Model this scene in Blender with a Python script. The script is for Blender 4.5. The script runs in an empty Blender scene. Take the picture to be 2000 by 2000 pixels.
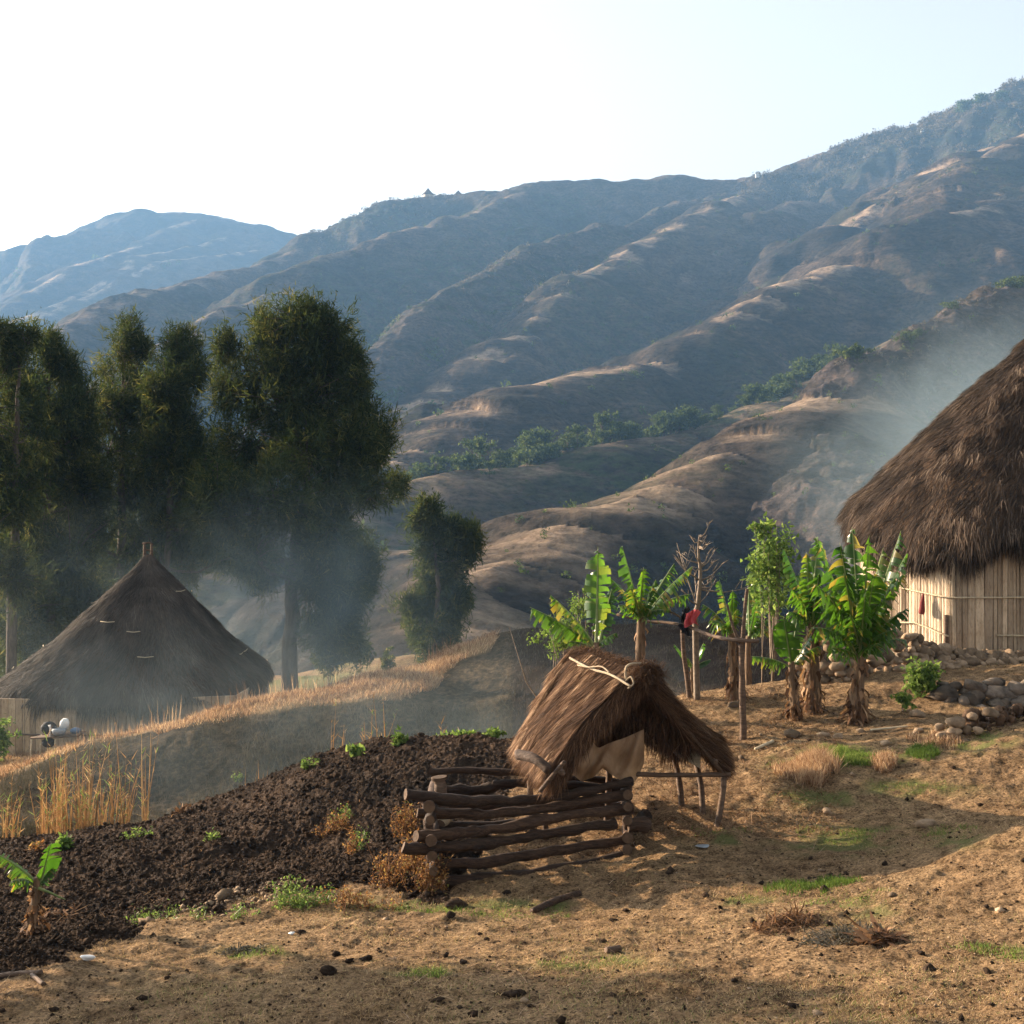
import bpy, math, random
import numpy as np
from mathutils import Vector
rng = np.random.default_rng(7)
random.seed(7)
F = 2414.0            # focal length in pixels of a 2000 px wide picture; the lens stands at the origin looking along +Y
HZ = 900.0
def P(px, py, Y): return np.array([(px-1000.0)*Y/F, Y, (HZ-py)*Y/F])
COL = bpy.context.scene.collection
SUN_AZ = np.array([-0.845, 0.535]); SUN_EL = math.radians(13.0)

# ---------------------------------------------------------------- noise
def _hash(ix, iy, seed):
    h = (ix.astype(np.int64)*374761393 + iy.astype(np.int64)*668265263 + seed*1442695041) & 0xffffffff
    h = ((h ^ (h >> 13))*1274126177) & 0xffffffff
    h = h ^ (h >> 16)
    return (h & 0xffff)/65535.0
def vnoise(x, y, seed=0):
    ix = np.floor(x); iy = np.floor(y); fx = x-ix; fy = y-iy
    ux = fx*fx*fx*(fx*(fx*6-15)+10); uy = fy*fy*fy*(fy*(fy*6-15)+10)
    a = _hash(ix, iy, seed); b = _hash(ix+1, iy, seed); c = _hash(ix, iy+1, seed); d = _hash(ix+1, iy+1, seed)
    return (a+(b-a)*ux)*(1-uy)+(c+(d-c)*ux)*uy - 0.5
def fbm(x, y, octv=4, seed=0, gain=0.5):
    s = 0; a = 1.0
    for k in range(octv):
        c, n = math.cos(k*1.1), math.sin(k*1.1)
        s = s + a*vnoise((x*c-y*n)*2**k+17.3*k, (x*n+y*c)*2**k-9.1*k, seed+k); a *= gain
    return s
def ridged(x, y, octv=4, seed=0):
    s = 0; a = 1.0
    for k in range(octv):
        s = s + a*(0.5-np.abs(vnoise(x*2**k+31*k, y*2**k-13*k, seed+k))*2); a *= 0.5
    return s
def sstep(a, b, x):
    t = np.clip((x-a)/(b-a), 0, 1); return t*t*(3-2*t)

# ---------------------------------------------------------------- near terrain: rows of depth, each a profile
K = np.array([-600,-200,0,75,150,300,450,600,750,900,1050,1200,1350,1500,1650,1800,2000,2300,2800], float)
def zr(Y, zs): return (Y, np.array(zs, float))
def pr(Y, ps): return (Y, (HZ-np.array(ps, float))*Y/F)
ROWS = [
 zr(5.5,[-3.3,-3.15,-3.1,-3.1,-3.08,-3.05,-3.0,-2.97,-2.95,-2.93,-2.9,-2.87,-2.84,-2.8,-2.76,-2.7,-2.62,-2.45,-2.2]),
 zr(8,[-3.9,-3.62,-3.52,-3.5,-3.48,-3.44,-3.42,-3.40,-3.38,-3.36,-3.33,-3.30,-3.27,-3.22,-3.17,-3.1,-2.98,-2.7,-2.4]),
 zr(10,[-4.4,-4.1,-3.97,-3.93,-3.88,-3.82,-3.78,-3.73,-3.70,-3.66,-3.62,-3.58,-3.56,-3.50,-3.44,-3.34,-3.05,-2.6,-2.3]),
 zr(11,[-4.6,-4.3,-4.15,-4.12,-4.08,-4.0,-3.95,-3.90,-3.84,-3.78,-3.72,-3.67,-3.64,-3.62,-3.60,-3.52,-3.25,-2.7,-2.3]),
 zr(12,[-4.9,-4.55,-4.38,-4.34,-4.30,-4.22,-4.16,-4.10,-4.02,-3.90,-3.82,-3.74,-3.67,-3.62,-3.58,-3.50,-3.32,-2.9,-2.5]),
 zr(14,[-5.3,-4.9,-4.68,-4.65,-4.62,-4.56,-4.48,-4.36,-4.18,-4.02,-3.88,-3.75,-3.62,-3.50,-3.38,-3.25,-3.08,-2.9,-2.7]),
 pr(16,[1720,1680,1652,1645,1636,1612,1585,1530,1492,1472,1462,1450,1432,1412,1400,1385,1366,1340,1320]),
 pr(16.7,[1690,1662,1643,1635,1627,1606,1567,1508,1468,1455,1444,1427,1402,1386,1372,1374,1384,1370,1340]),
 pr(17.15,[1678,1655,1640,1632,1624,1603,1560,1498,1456,1447,1436,1416,1384,1366,1358,1362,1325,1318,1300]),
 pr(18,[1660,1645,1634,1626,1617,1600,1546,1483,1443,1436,1424,1400,1362,1340,1338,1335,1318,1300,1280]),
 pr(19.5,[1670,1660,1650,1642,1636,1620,1575,1520,1480,1470,1450,1412,1348,1312,1305,1296,1300,1290,1270]),
 pr(21,[1700,1690,1672,1668,1664,1662,1640,1600,1560,1550,1530,1500,1440,1380,1330,1268,1268,1265,1260]),
 pr(24,[1650,1625,1600,1592,1585,1592,1572,1560,1540,1510,1475,1440,1400,1370,1335,1222,1222,1222,1215]),
 pr(25.6,[1600,1572,1552,1520,1500,1490,1474,1450,1430,1440,1420,1390,1360,1330,1290,1201,1201,1201,1200]),
 pr(26.4,[1580,1555,1538,1500,1468,1433,1416,1386,1378,1410,1375,1345,1320,1300,1270,1192,1192,1192,1190]),
 pr(28.5,[1540,1518,1500,1487,1454,1417,1376,1345,1315,1345,1310,1290,1275,1260,1230,1170,1170,1170,1165]),
 pr(31,[1520,1490,1480,1478,1475,1462,1422,1370,1322,1244,1210,1208,1206,1200,1190,1165,1150,1140,1130]),
 zr(36,[-7.9,-7.6,-7.45,-7.45,-7.45,-7.5,-7.7,-8.0,-8.0,-6.6,-5.6,-5.4,-5.4,-5.2,-4.9,-4.6,-4.2,-3.8,-3.2]),
 zr(45,[-9,-8.7,-8.6,-8.6,-8.6,-8.6,-8.6,-8.7,-8.9,-8.9,-8.9,-9,-9,-8.8,-8.6,-8,-7,-6,-5]),
 zr(62,[-12,-12,-12,-12,-12,-12,-11,-10.5,-9.6,-9.6,-11,-13,-14,-14,-14,-13,-12,-10,-8]),
 zr(92,[-30,-28,-27,-27,-27,-27,-26,-25,-22,-21,-23,-27,-28,-28,-27,-25,-22,-18,-14]),
]
RY = np.array([r[0] for r in ROWS]); RZ = np.stack([r[1] for r in ROWS])
def _table(px, y):
    px = np.clip(px, K[0], K[-1])
    j = np.clip(np.searchsorted(K, px)-1, 0, len(K)-2); u = (px-K[j])/(K[j+1]-K[j])
    i = np.clip(np.searchsorted(RY, y)-1, 0, len(RY)-2); v = np.clip((y-RY[i])/(RY[i+1]-RY[i]), 0, 1)
    return (RZ[i,j]*(1-u)+RZ[i,j+1]*u)*(1-v)+(RZ[i+1,j]*(1-u)+RZ[i+1,j+1]*u)*v
def smooth_h(x, y):
    x = np.asarray(x, float); y = np.asarray(y, float)
    s = 0; w = 0
    for dy, wy in ((-.03,1),(-.015,1.6),(0,2),(.015,1.6),(.03,1)):
        for dp, wp in ((-45,1),(0,1.6),(45,1)):
            yy = np.maximum(y*(1+dy), 5.5)
            s = s+wy*wp*_table(1000+F*x/yy+dp, yy); w += wy*wp
    z = s/w
    near = np.clip((5.5-y)/5.5, 0, 1)
    return z*(1-near)+(-1.6-0.02*x)*near
BX = [-900,-300,0,100,250,290,330,560,700,870,985,1010]
BY = [2150,2000,1930,1897,1850,1800,1785,1742,1732,1748,1600,1400]
def pyof(x, y, z): return HZ-F*z/np.maximum(y, .5)
def soil_mask(x, y, z):
    """1 on turned earth, 0 on the trodden yard"""
    px = 1000+F*x/np.maximum(y, 1.0); py = pyof(x, y, z)
    wob = 28*fbm(x*1.6, y*1.6, 4, 51)*np.clip(11/np.maximum(y,5),.3,1.3)
    b = np.interp(px, BX, BY)+wob
    m = sstep(14, -14, py-b)*sstep(1012, 995, px+wob)*(y > 5.5)
    back = sstep(20.0, 21.0, y)*sstep(44, 36, y)*sstep(850, 900, px+fbm(x, y, 3, 5)*60)
    return np.maximum(m*(y < 20.5), back)
def near_h(x, y, detail=True, soil=None):
    z = smooth_h(x, y)
    if not detail: return z
    px = 1000+F*x/np.maximum(y, 1.0)
    if soil is None: soil = soil_mask(x, y, z)
    z = z + fbm(x*0.5, y*0.5, 3, 11)*0.16*sstep(5, 9, y) + fbm(x*2.2, y*2.2, 4, 12)*0.045
    # dug earth
    cl = fbm(x*1.6, y*1.6, 3, 21)*0.07 + np.maximum(0, fbm(x*9, y*9, 4, 22)+.05)*0.045 + fbm(x*26, y*26, 4, 23, .75)*0.034
    z = z + soil*(cl-0.02)*np.where(y > 20.5, .45, 1.0)
    z = z + (1-soil)*(fbm(x*9, y*9, 4, 31, .6)*0.018 + np.maximum(0, vnoise(x*5, y*5, 33)-.28)*0.10)
    # hollow and low bank on the right of the yard
    return z
def G(x, y): return float(near_h(np.array([x], float), np.array([y], float))[0])
_ty = np.geomspace(5.6, 60, 900)
def hit(px, py, y0=5.6, y1=60):
    """where the line of sight first meets the near ground"""
    ys = _ty[(_ty >= y0) & (_ty <= y1)]; xs = (px-1000)*ys/F
    zz = near_h(xs, ys); d = (HZ-py)*ys/F-zz
    k = np.nonzero(d <= 0)[0]
    i = k[0] if len(k) else len(ys)-1
    return np.array([xs[i], ys[i], zz[i]])

# ---------------------------------------------------------------- mesh helpers
def mesh_np(name, verts, faces, mat, attr=None, smooth=True, parent=None):
    """faces: list of int arrays (n,3) / (n,4)"""
    me = bpy.data.meshes.new(name)
    verts = np.asarray(verts, np.float32); me.vertices.add(len(verts)); me.vertices.foreach_set('co', verts.ravel())
    if not isinstance(faces, (list, tuple)): faces = [faces]
    faces = [np.asarray(f, np.int32) for f in faces if len(f)]
    tot = sum(f.size for f in faces); n = sum(len(f) for f in faces)
    me.loops.add(tot); me.polygons.add(n)
    me.loops.foreach_set('vertex_index', np.concatenate([f.ravel() for f in faces]))
    st = []; o = 0
    for f in faces:
        st.append(o+np.arange(len(f))*f.shape[1]); o += f.size
    me.polygons.foreach_set('loop_start', np.concatenate(st).astype(np.int32))
    me.update(calc_edges=True)
    if smooth: me.polygons.foreach_set('use_smooth', np.ones(n, bool))
    if attr:
        for k, v in attr.items():
            a = me.attributes.new(k, 'FLOAT', 'POINT'); a.data.foreach_set('value', np.asarray(v, np.float32))
    for m in (mat if isinstance(mat, (list, tuple)) else [mat]): me.materials.append(m)
    ob = bpy.data.objects.new(name, me); COL.objects.link(ob)
    if parent is not None: ob.parent = parent
    return ob
def tag(o, label=None, cat=None, group=None, kind=None):
    if label: o['label'] = label
    if cat: o['category'] = cat
    if group: o['group'] = group
    if kind: o['kind'] = kind
    return o
def empty(name, loc, label, cat, group=None):
    o = bpy.data.objects.new(name, None); COL.objects.link(o); o.location = tuple(float(v) for v in loc); o.empty_display_size = .2
    return tag(o, label, cat, group)
class MB:
    def __init__(s): s.v = []; s.f = []; s.m = []; s.a = []
    def add(s, vs, fs, mi=0, a=0.5):
        o = len(s.v); s.v += [tuple(float(c) for c in v) for v in vs]; s.f += [tuple(i+o for i in f) for f in fs]; s.m += [mi]*len(fs)
        s.a += ([a]*len(vs) if np.isscalar(a) else list(a))
    def tube(s, pts, rad, n=8, mi=0, cap=True, rough=0.0, a=0.5, flat=1.0):
        pts = [np.array(p, float) for p in pts]
        if np.isscalar(rad): rad = [rad]*len(pts)
        vs = []; up = np.array([0,0,1.0]); ov = pts[-1]-pts[0]
        if abs(ov[2]) > .85*np.linalg.norm(ov): up = np.array([.1,1.0,0])
        for i, p in enumerate(pts):
            t = pts[min(i+1, len(pts)-1)]-pts[max(i-1, 0)]; t = t/(np.linalg.norm(t)+1e-9)
            r = np.cross(t, up)
            if np.linalg.norm(r) < .05: r = np.cross(t, [1,0,0])
            r /= np.linalg.norm(r); q = np.cross(r, t)
            for k in range(n):
                th = 2*math.pi*k/n; rr = rad[i]*(1+rough*(random.random()-.5)*2)
                vs.append(p+(r*math.cos(th)*flat+q*math.sin(th))*rr)
        fs = []
        for i in range(len(pts)-1):
            for k in range(n):
                k2 = (k+1) % n; fs.append((i*n+k, i*n+k2, (i+1)*n+k2, (i+1)*n+k))
        if cap:
            fs.append(tuple(range(n-1, -1, -1))); fs.append(tuple((len(pts)-1)*n+k for k in range(n)))
        s.add(vs, fs, mi, a)
    def blob(s, c, r, seg=8, ring=6, rough=.15, mi=0, a=0.5, rot=None, cut=0):
        pl = []
        for _ in range(cut):
            q = np.array([random.gauss(0,1) for _ in range(3)]); pl.append((q/np.linalg.norm(q), random.uniform(.55,.88)))
        c = np.array(c, float); r = np.array(r, float)*np.ones(3); vs = []; fs = []
        sd = [random.random()*9 for _ in range(3)]
        for i in range(ring+1):
            ph = math.pi*i/ring
            for k in range(seg):
                th = 2*math.pi*k/seg
                d = np.array([math.sin(ph)*math.cos(th), math.sin(ph)*math.sin(th), math.cos(ph)])
                w = 1+rough*(math.sin(d[0]*3.1+sd[0])+math.sin(d[1]*3.7+sd[1])+math.sin(d[2]*4.1+sd[2]))*.6+rough*.35*(random.random()-.5)*(0 if i in (0,ring) else 1)
                for q_, k_ in pl:
                    e_ = float(np.dot(d, q_))*w
                    if e_ > k_: w = w*k_/e_
                v = d*r*w
                if rot is not None:
                    cr, sr = math.cos(rot), math.sin(rot); v = np.array([v[0]*cr-v[1]*sr, v[0]*sr+v[1]*cr, v[2]])
                vs.append(c+v)
        for i in range(ring):
            for k in range(seg):
                k2 = (k+1) % seg; fs.append((i*seg+k, (i+1)*seg+k, (i+1)*seg+k2, i*seg+k2))
        s.add(vs, fs, mi, a)
    def box(s, c, d, mi=0, rot=0, a=0.5, jit=0):
        cr, sr = math.cos(rot), math.sin(rot); vs = []
        for x in (-1,1):
            for y in (-1,1):
                for z in (-1,1):
                    X = x*d[0]/2+jit*(random.random()-.5); Y_ = y*d[1]/2+jit*(random.random()-.5); Z = z*d[2]/2+jit*(random.random()-.5)
                    vs.append((c[0]+X*cr-Y_*sr, c[1]+X*sr+Y_*cr, c[2]+Z))
        s.add(vs, [(0,1,3,2),(4,6,7,5),(0,4,5,1),(2,3,7,6),(0,2,6,4),(1,5,7,3)], mi, a)
    def build(s, name, mat, parent=None, smooth=True, off=None):
        me = bpy.data.meshes.new(name)
        vs = s.v
        if off is not None: vs = [(v[0]-off[0], v[1]-off[1], v[2]-off[2]) for v in vs]
        me.from_pydata(vs, [], s.f); me.update()
        for m in (mat if isinstance(mat, (list, tuple)) else [mat]): me.materials.append(m)
        me.polygons.foreach_set('material_index', s.m)
        if smooth: me.polygons.foreach_set('use_smooth', [True]*len(s.f))
        at = me.attributes.new('v', 'FLOAT', 'POINT'); at.data.foreach_set('value', [float(q) for q in s.a])
        ob = bpy.data.objects.new(name, me); COL.objects.link(ob)
        if parent is not None: ob.parent = parent
        return ob
def blades(base, tip, width, bend=None, wdir=None, val=None):
    """thin tapering blades: 5 verts, a quad and a triangle each"""
    n = len(base); base = np.asarray(base, float); tip = np.asarray(tip, float)
    width = np.asarray(width)*np.ones(n)
    if wdir is None:
        th = rng.random(n)*2*np.pi; wdir = np.stack([np.cos(th), np.sin(th), np.zeros(n)], 1)
    w = wdir*width[:, None]*.5
    mid = (base+tip)*.5 + (0 if bend is None else bend)
    V = np.stack([base-w, base+w, mid-w*.8, mid+w*.8, tip], 1).reshape(-1, 3)
    i = np.arange(n)*5
    q = np.stack([i, i+1, i+3, i+2], 1); t = np.stack([i+2, i+3, i+4], 1)
    if val is None: val = rng.random(n)
    return V, [q, t], np.repeat(val, 5)
def join_blades(lst):
    V = []; Q = []; T = []; A = []; o = 0
    for v, (q, t), a in lst:
        V.append(v); Q.append(q+o); T.append(t+o); A.append(a); o += len(v)
    return np.concatenate(V), [np.concatenate(Q), np.concatenate(T)], np.concatenate(A)

# ---------------------------------------------------------------- materials
class NT:
    def __init__(s, name):
        s.mat = bpy.data.materials.new(name); s.mat.use_nodes = True; s.t = s.mat.node_tree; s.t.nodes.clear()
        s.out = s.n('ShaderNodeOutputMaterial')
    def n(s, typ, **kw):
        nd = s.t.nodes.new(typ)
        for k, v in kw.items(): setattr(nd, k, v)
        return nd
    def l(s, a, b): s.t.links.new(a, b)
    def ramp(s, fac, stops):
        r = s.n('ShaderNodeValToRGB'); el = r.color_ramp.elements
        while len(el) > 1: el.remove(el[-1])
        el[0].position = stops[0][0]; el[0].color = (*stops[0][1], 1)
        for p_, c in stops[1:]:
            e = el.new(p_); e.color = (*c, 1)
        s.l(fac, r.inputs[0]); return r.outputs[0]
    def coord(s, scale=(1,1,1), obj=False):
        tc = s.n('ShaderNodeTexCoord') if obj else s.n('ShaderNodeNewGeometry')
        mp = s.n('ShaderNodeMapping'); mp.inputs['Scale'].default_value = scale
        s.l(tc.outputs['Object'] if obj else tc.outputs['Position'], mp.inputs[0]); return mp.outputs[0]
    def noise(s, vec, scale, detail=6, rough=.6, dist=0):
        n = s.n('ShaderNodeTexNoise'); n.inputs['Scale'].default_value = scale; n.inputs['Detail'].default_value = detail
        n.inputs['Roughness'].default_value = rough; n.inputs['Distortion'].default_value = dist
        s.l(vec, n.inputs['Vector']); return n.outputs['Fac']
    def attr(s, name):
        a = s.n('ShaderNodeAttribute'); a.attribute_name = name; return a.outputs['Fac']
    def math(s, op, a, b=0.0):
        m = s.n('ShaderNodeMath'); m.operation = op
        for i, v in enumerate((a, b)):
            if isinstance(v, (int, float)): m.inputs[i].default_value = v
            else: s.l(v, m.inputs[i])
        return m.outputs[0]
    def mix(s, fac, a, b, mode='MIX'):
        m = s.n('ShaderNodeMix'); m.data_type = 'RGBA'; m.blend_type = mode
        if isinstance(fac, (int, float)): m.inputs[0].default_value = fac
        else: s.l(fac, m.inputs[0])
        for i, v in ((6, a), (7, b)):
            if isinstance(v, tuple): m.inputs[i].default_value = (*v, 1)
            else: s.l(v, m.inputs[i])
        return m.outputs[2]
    def bump(s, h, strength=.5, dist=.05):
        b = s.n('ShaderNodeBump'); b.inputs['Strength'].default_value = strength; b.inputs['Distance'].default_value = dist
        s.l(h, b.inputs['Height']); return b.outputs[0]
    def done(s, col, rough=.9, bump=None, spec=.2, trans=0, gloss=None):
        p = s.n('ShaderNodeBsdfPrincipled'); p.inputs['Roughness'].default_value = rough
        p.inputs['Specular IOR Level'].default_value = spec
        if isinstance(col, tuple): p.inputs['Base Color'].default_value = (*col, 1)
        else: s.l(col, p.inputs['Base Color'])
        if bump is not None: s.l(bump, p.inputs['Normal'])
        sh = p.outputs[0]
        if trans:
            tr = s.n('ShaderNodeBsdfTranslucent')
            if isinstance(col, tuple): tr.inputs[0].default_value = (*col, 1)
            else:
                hs = s.n('ShaderNodeMix'); hs.data_type = 'RGBA'; hs.blend_type = 'MULTIPLY'; hs.inputs[0].default_value = 1
                s.l(col, hs.inputs[6]); hs.inputs[7].default_value = (1.6, 1.5, .7, 1) if gloss else (1.2, 1.15, .9, 1); s.l(hs.outputs[2], tr.inputs[0])
            mx = s.n('ShaderNodeMixShader'); mx.inputs[0].default_value = trans
            s.l(sh, mx.inputs[1]); s.l(tr.outputs[0], mx.inputs[2]); sh = mx.outputs[0]
        s.l(sh, s.out.inputs[0]); return s.mat
def simple(name, c0, c1, scale=20, rough=.85, stretch=(1,1,1), bump=.4, bd=.01, spec=.2, obj=False, trans=0, gloss=None, attr_mix=0.0):
    t = NT(name); v = t.coord(stretch, obj); nz = t.noise(v, scale, 6, .65)
    col = t.ramp(nz, [(.3, c0), (.7, c1)])
    if attr_mix:
        a = t.attr('v'); k = t.ramp(a, [(0, (1-attr_mix,)*3), (1, (1+attr_mix,)*3)]); col = t.mix(1.0, col, k, 'MULTIPLY')
    return t.done(col, rough, t.bump(nz, bump, bd) if bump else None, spec, trans, gloss)
def strand_mat(name, stops, trans=.35, rough=.8, spec=.1):
    t = NT(name); return t.done(t.ramp(t.attr('v'), stops), rough, None, spec, trans)

M = {}
def mk_ground():
    t = NT('yard_earth'); v = t.coord(); a = t.noise(v, .9, 8, .7); b = t.noise(v, 7, 8, .75); c = t.noise(v, 45, 6, .7)
    col = t.ramp(a, [(.3, (.18,.115,.066)), (.5, (.285,.190,.108)), (.7, (.36,.25,.142))])
    dirt = t.ramp(b, [(.36, (.30,.28,.26)), (.46, (.72,.70,.68)), (.54, (1,1,1)), (.66, (1.35,1.3,1.22))])
    col = t.mix(1.0, col, dirt, 'MULTIPLY')
    sp = t.ramp(c, [(.38, (.22,.20,.18)), (.48, (.95,.95,.95)), (.6, (1.4,1.38,1.3))]); col = t.mix(.95, col, sp, 'MULTIPLY')
    gn = t.ramp(t.noise(v, 60, 4, .7), [(.3, (.07,.085,.03)), (.7, (.20,.21,.075))])
    col = t.mix(t.attr('green'), col, gn)
    so = t.ramp(b, [(.3, (.020,.015,.012)), (.7, (.055,.040,.031))]); col = t.mix(t.attr('soil'), col, so)
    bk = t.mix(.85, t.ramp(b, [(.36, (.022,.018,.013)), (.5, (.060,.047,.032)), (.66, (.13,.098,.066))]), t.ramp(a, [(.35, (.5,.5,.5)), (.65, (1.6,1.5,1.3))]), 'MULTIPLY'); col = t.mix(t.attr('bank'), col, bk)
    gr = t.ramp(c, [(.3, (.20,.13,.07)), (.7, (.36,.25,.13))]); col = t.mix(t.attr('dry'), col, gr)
    h = t.math('ADD', t.math('MULTIPLY', b, .8), t.math('MULTIPLY', c, .4))
    return t.done(col, .95, t.bump(h, 1.0, .09), .05)
def mk_soil():
    t = NT('turned_earth'); v = t.coord(); a = t.noise(v, 1.2, 6, .7); b = t.noise(v, 14, 8, .75); c = t.noise(v, 60, 4, .7)
    col = t.ramp(b, [(.28, (.017,.013,.010)), (.52, (.052,.038,.029)), (.72, (.13,.094,.068))])
    col = t.mix(.8, col, t.ramp(a, [(.35, (.45,.45,.45)), (.65, (1.7,1.55,1.4))]), 'MULTIPLY')
    h = t.math('ADD', b, t.math('MULTIPLY', c, .35))
    return t.done(col, .95, t.bump(h, 1.0, .08), .05)
def mk_hill(name, warm=1.0, gsc=1.0):
    t = NT(name); g = t.n('ShaderNodeNewGeometry')
    v = t.coord((1,1,1.6)); a = t.noise(v, .006*gsc, 8, .62, .4); b = t.noise(v, .05*gsc, 10, .68, .3); c = t.noise(v, .35*gsc, 8, .72)
    col = t.ramp(a, [(.36, (.017,.018,.021)), (.45, (.044,.038,.033)), (.56, (.086,.065,.050)), (.70, (.050,.042,.035))])
    col = t.mix(.85, col, t.ramp(b, [(.34, (.34,.36,.38)), (.48, (.85,.85,.85)), (.66, (1.6,1.5,1.4))]), 'MULTIPLY')
    col = t.mix(.75, col, t.ramp(c, [(.38, (.28,.30,.27)), (.48, (.95,.95,.95)), (.62, (1.5,1.45,1.35))]), 'MULTIPLY')
    # terracettes: faint contour lines trodden into the grass
    tv = t.coord((.25,.25,3.2)); w = t.noise(tv, .18*gsc, 5, .7, .6)
    col = t.mix(.5, col, t.ramp(w, [(.38, (.6,.6,.58)), (.5, (1,1,1)), (.62, (1.3,1.25,1.2))]), 'MULTIPLY')
    col = t.mix(t.math('MULTIPLY', t.attr('crest'), t.ramp(b, [(.38, (.25,.25,.25)), (.58, (1,1,1))])), col, t.ramp(c, [(.36, (.24,.165,.105)), (.6, (.52,.38,.26))]))  # sunlit ridge tops painted in: pale straw colour along the crests
    veg = t.math('MULTIPLY', t.attr('veg'), t.ramp(t.noise(v, .16*gsc, 6, .75), [(.42, (0,0,0)), (.56, (1,1,1))]))
    col = t.mix(veg, col, t.ramp(c, [(.3, (.022,.040,.016)), (.7, (.075,.105,.035))]))
    rk = t.math('MULTIPLY', t.attr('rock'), t.ramp(b, [(.40, (0,0,0)), (.54, (1,1,1))]))
    col = t.mix(rk, col, t.ramp(c, [(.35, (.035,.030,.030)), (.52, (.085,.070,.066)), (.7, (.20,.135,.11))]))
    h = t.math('ADD', t.math('ADD', b, t.math('MULTIPLY', c, .45)), t.math('MULTIPLY', w, .5))
    return t.done(col, .95, t.bump(h, 1.0, 5.0/gsc), .03)
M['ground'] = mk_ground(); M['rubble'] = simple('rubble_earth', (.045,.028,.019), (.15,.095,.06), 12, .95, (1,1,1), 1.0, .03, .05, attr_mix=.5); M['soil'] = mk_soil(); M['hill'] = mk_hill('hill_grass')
M['wood'] = simple('weathered_wood', (.045,.030,.021), (.16,.105,.07), 9, .8, (1,1,6), .6, .01)
M['log'] = simple('dark_log', (.016,.010,.007), (.085,.050,.031), 5, .75, (1.1,7,9), 1.0, .02, .2, attr_mix=.5)
M['boulder'] = simple('grey_boulder', (.055,.046,.038), (.20,.16,.125), 6, .9, (1,1,1), 1.0, .04, attr_mix=.4, spec=.1)
M['rope'] = simple('vine_rope', (.20,.15,.10), (.42,.33,.22), 12, .85)
M['cut'] = simple('cut_wood', (.045,.028,.018), (.13,.082,.05), 14, .85)
M['pale'] = simple('pale_wood', (.36,.29,.19), (.62,.52,.36), 9, .7, (1,6,6), .4, .01)
M['bark'] = simple('tree_bark', (.045,.036,.03), (.13,.10,.08), 5, .9, (3,3,.6), .8, .03)
M['stone'] = simple('field_stone', (.10,.072,.048), (.34,.245,.16), 6, .9, (1,1,1), .9, .04, attr_mix=.5, spec=.1)
M['btrunk'] = simple('banana_stem', (.05,.032,.02), (.24,.155,.09), 10, .8, (4,4,.5), .8, .02)
M['white'] = simple('white_plastic', (.6,.6,.58), (.8,.8,.78), 8, .5, bump=.2)
M['black'] = simple('black_cloth', (.012,.012,.014), (.03,.03,.034), 20, .8)
M['red'] = simple('red_cloth', (.42,.06,.07), (.62,.13,.14), 14, .85, bump=.6, bd=.02, trans=.25)
M['tarp'] = simple('worn_tarpaulin', (.24,.15,.085), (.44,.30,.18), 6, .6, (1,1,.7), .5, .02, .3, trans=.35)
M['bagred'] = simple('woven_bag', (.10,.02,.02), (.25,.05,.045), 40, .8)
M['grey'] = simple('enamel_grey', (.16,.18,.2), (.3,.33,.36), 10, .4, spec=.5)
M['blue'] = simple('blue_plastic', (.07,.12,.2), (.12,.19,.3), 10, .5)
M['twig'] = simple('twig_bark', (.10,.075,.055), (.24,.19,.14), 20, .85)
M['thatch'] = simple('thatch_body', (.035,.022,.014), (.12,.072,.042), 11, .95, (2,2,.6), 1.0, .04)
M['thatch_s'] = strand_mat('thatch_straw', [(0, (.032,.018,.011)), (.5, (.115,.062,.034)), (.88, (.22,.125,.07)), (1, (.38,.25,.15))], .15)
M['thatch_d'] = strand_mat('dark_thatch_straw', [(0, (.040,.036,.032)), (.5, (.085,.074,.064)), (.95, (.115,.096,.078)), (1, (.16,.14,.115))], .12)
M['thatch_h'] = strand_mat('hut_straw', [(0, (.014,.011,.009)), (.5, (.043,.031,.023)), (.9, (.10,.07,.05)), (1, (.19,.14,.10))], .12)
M['drygrass'] = strand_mat('dry_grass', [(0, (.12,.065,.04)), (.5, (.31,.19,.12)), (1, (.60,.45,.31))], .38)
M['stubble'] = strand_mat('stubble', [(0, (.15,.10,.05)), (.45, (.36,.25,.14)), (.7, (.52,.38,.22)), (.8, (.14,.17,.05)), (1, (.22,.26,.08))], .3)
M['greengrass'] = strand_mat('green_grass', [(0, (.06,.10,.02)), (.6, (.14,.22,.05)), (1, (.26,.30,.09))], .4)
M['reed'] = strand_mat('reed_stem', [(0, (.20,.12,.06)), (.6, (.46,.28,.14)), (.85, (.55,.40,.23)), (.9, (.14,.22,.06)), (1, (.25,.33,.10))], .35)
M['casua'] = strand_mat('casuarina_needles', [(0, (.015,.029,.012)), (.5, (.042,.062,.021)), (.85, (.10,.11,.032)), (1, (.18,.165,.055))], .42)
M['bright'] = strand_mat('young_leaves', [(0, (.06,.11,.025)), (.6, (.13,.21,.05)), (1, (.24,.32,.09))], .45)
M['hillleaf'] = strand_mat('hill_tree_leaves', [(0, (.025,.042,.015)), (.6, (.065,.095,.032)), (1, (.15,.18,.06))], .4)
M['weed'] = strand_mat('dry_weed', [(0, (.10,.05,.025)), (.6, (.27,.13,.05)), (.9, (.42,.26,.10)), (1, (.2,.25,.07))], .35)
M['scrub'] = strand_mat('grey_scrub', [(0, (.05,.05,.035)), (.6, (.12,.10,.075)), (1, (.2,.17,.13))], .2)
M['dry'] = strand_mat('dead_leaf', [(0, (.06,.032,.018)), (.6, (.20,.11,.06)), (1, (.38,.25,.15))], .3)
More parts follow.
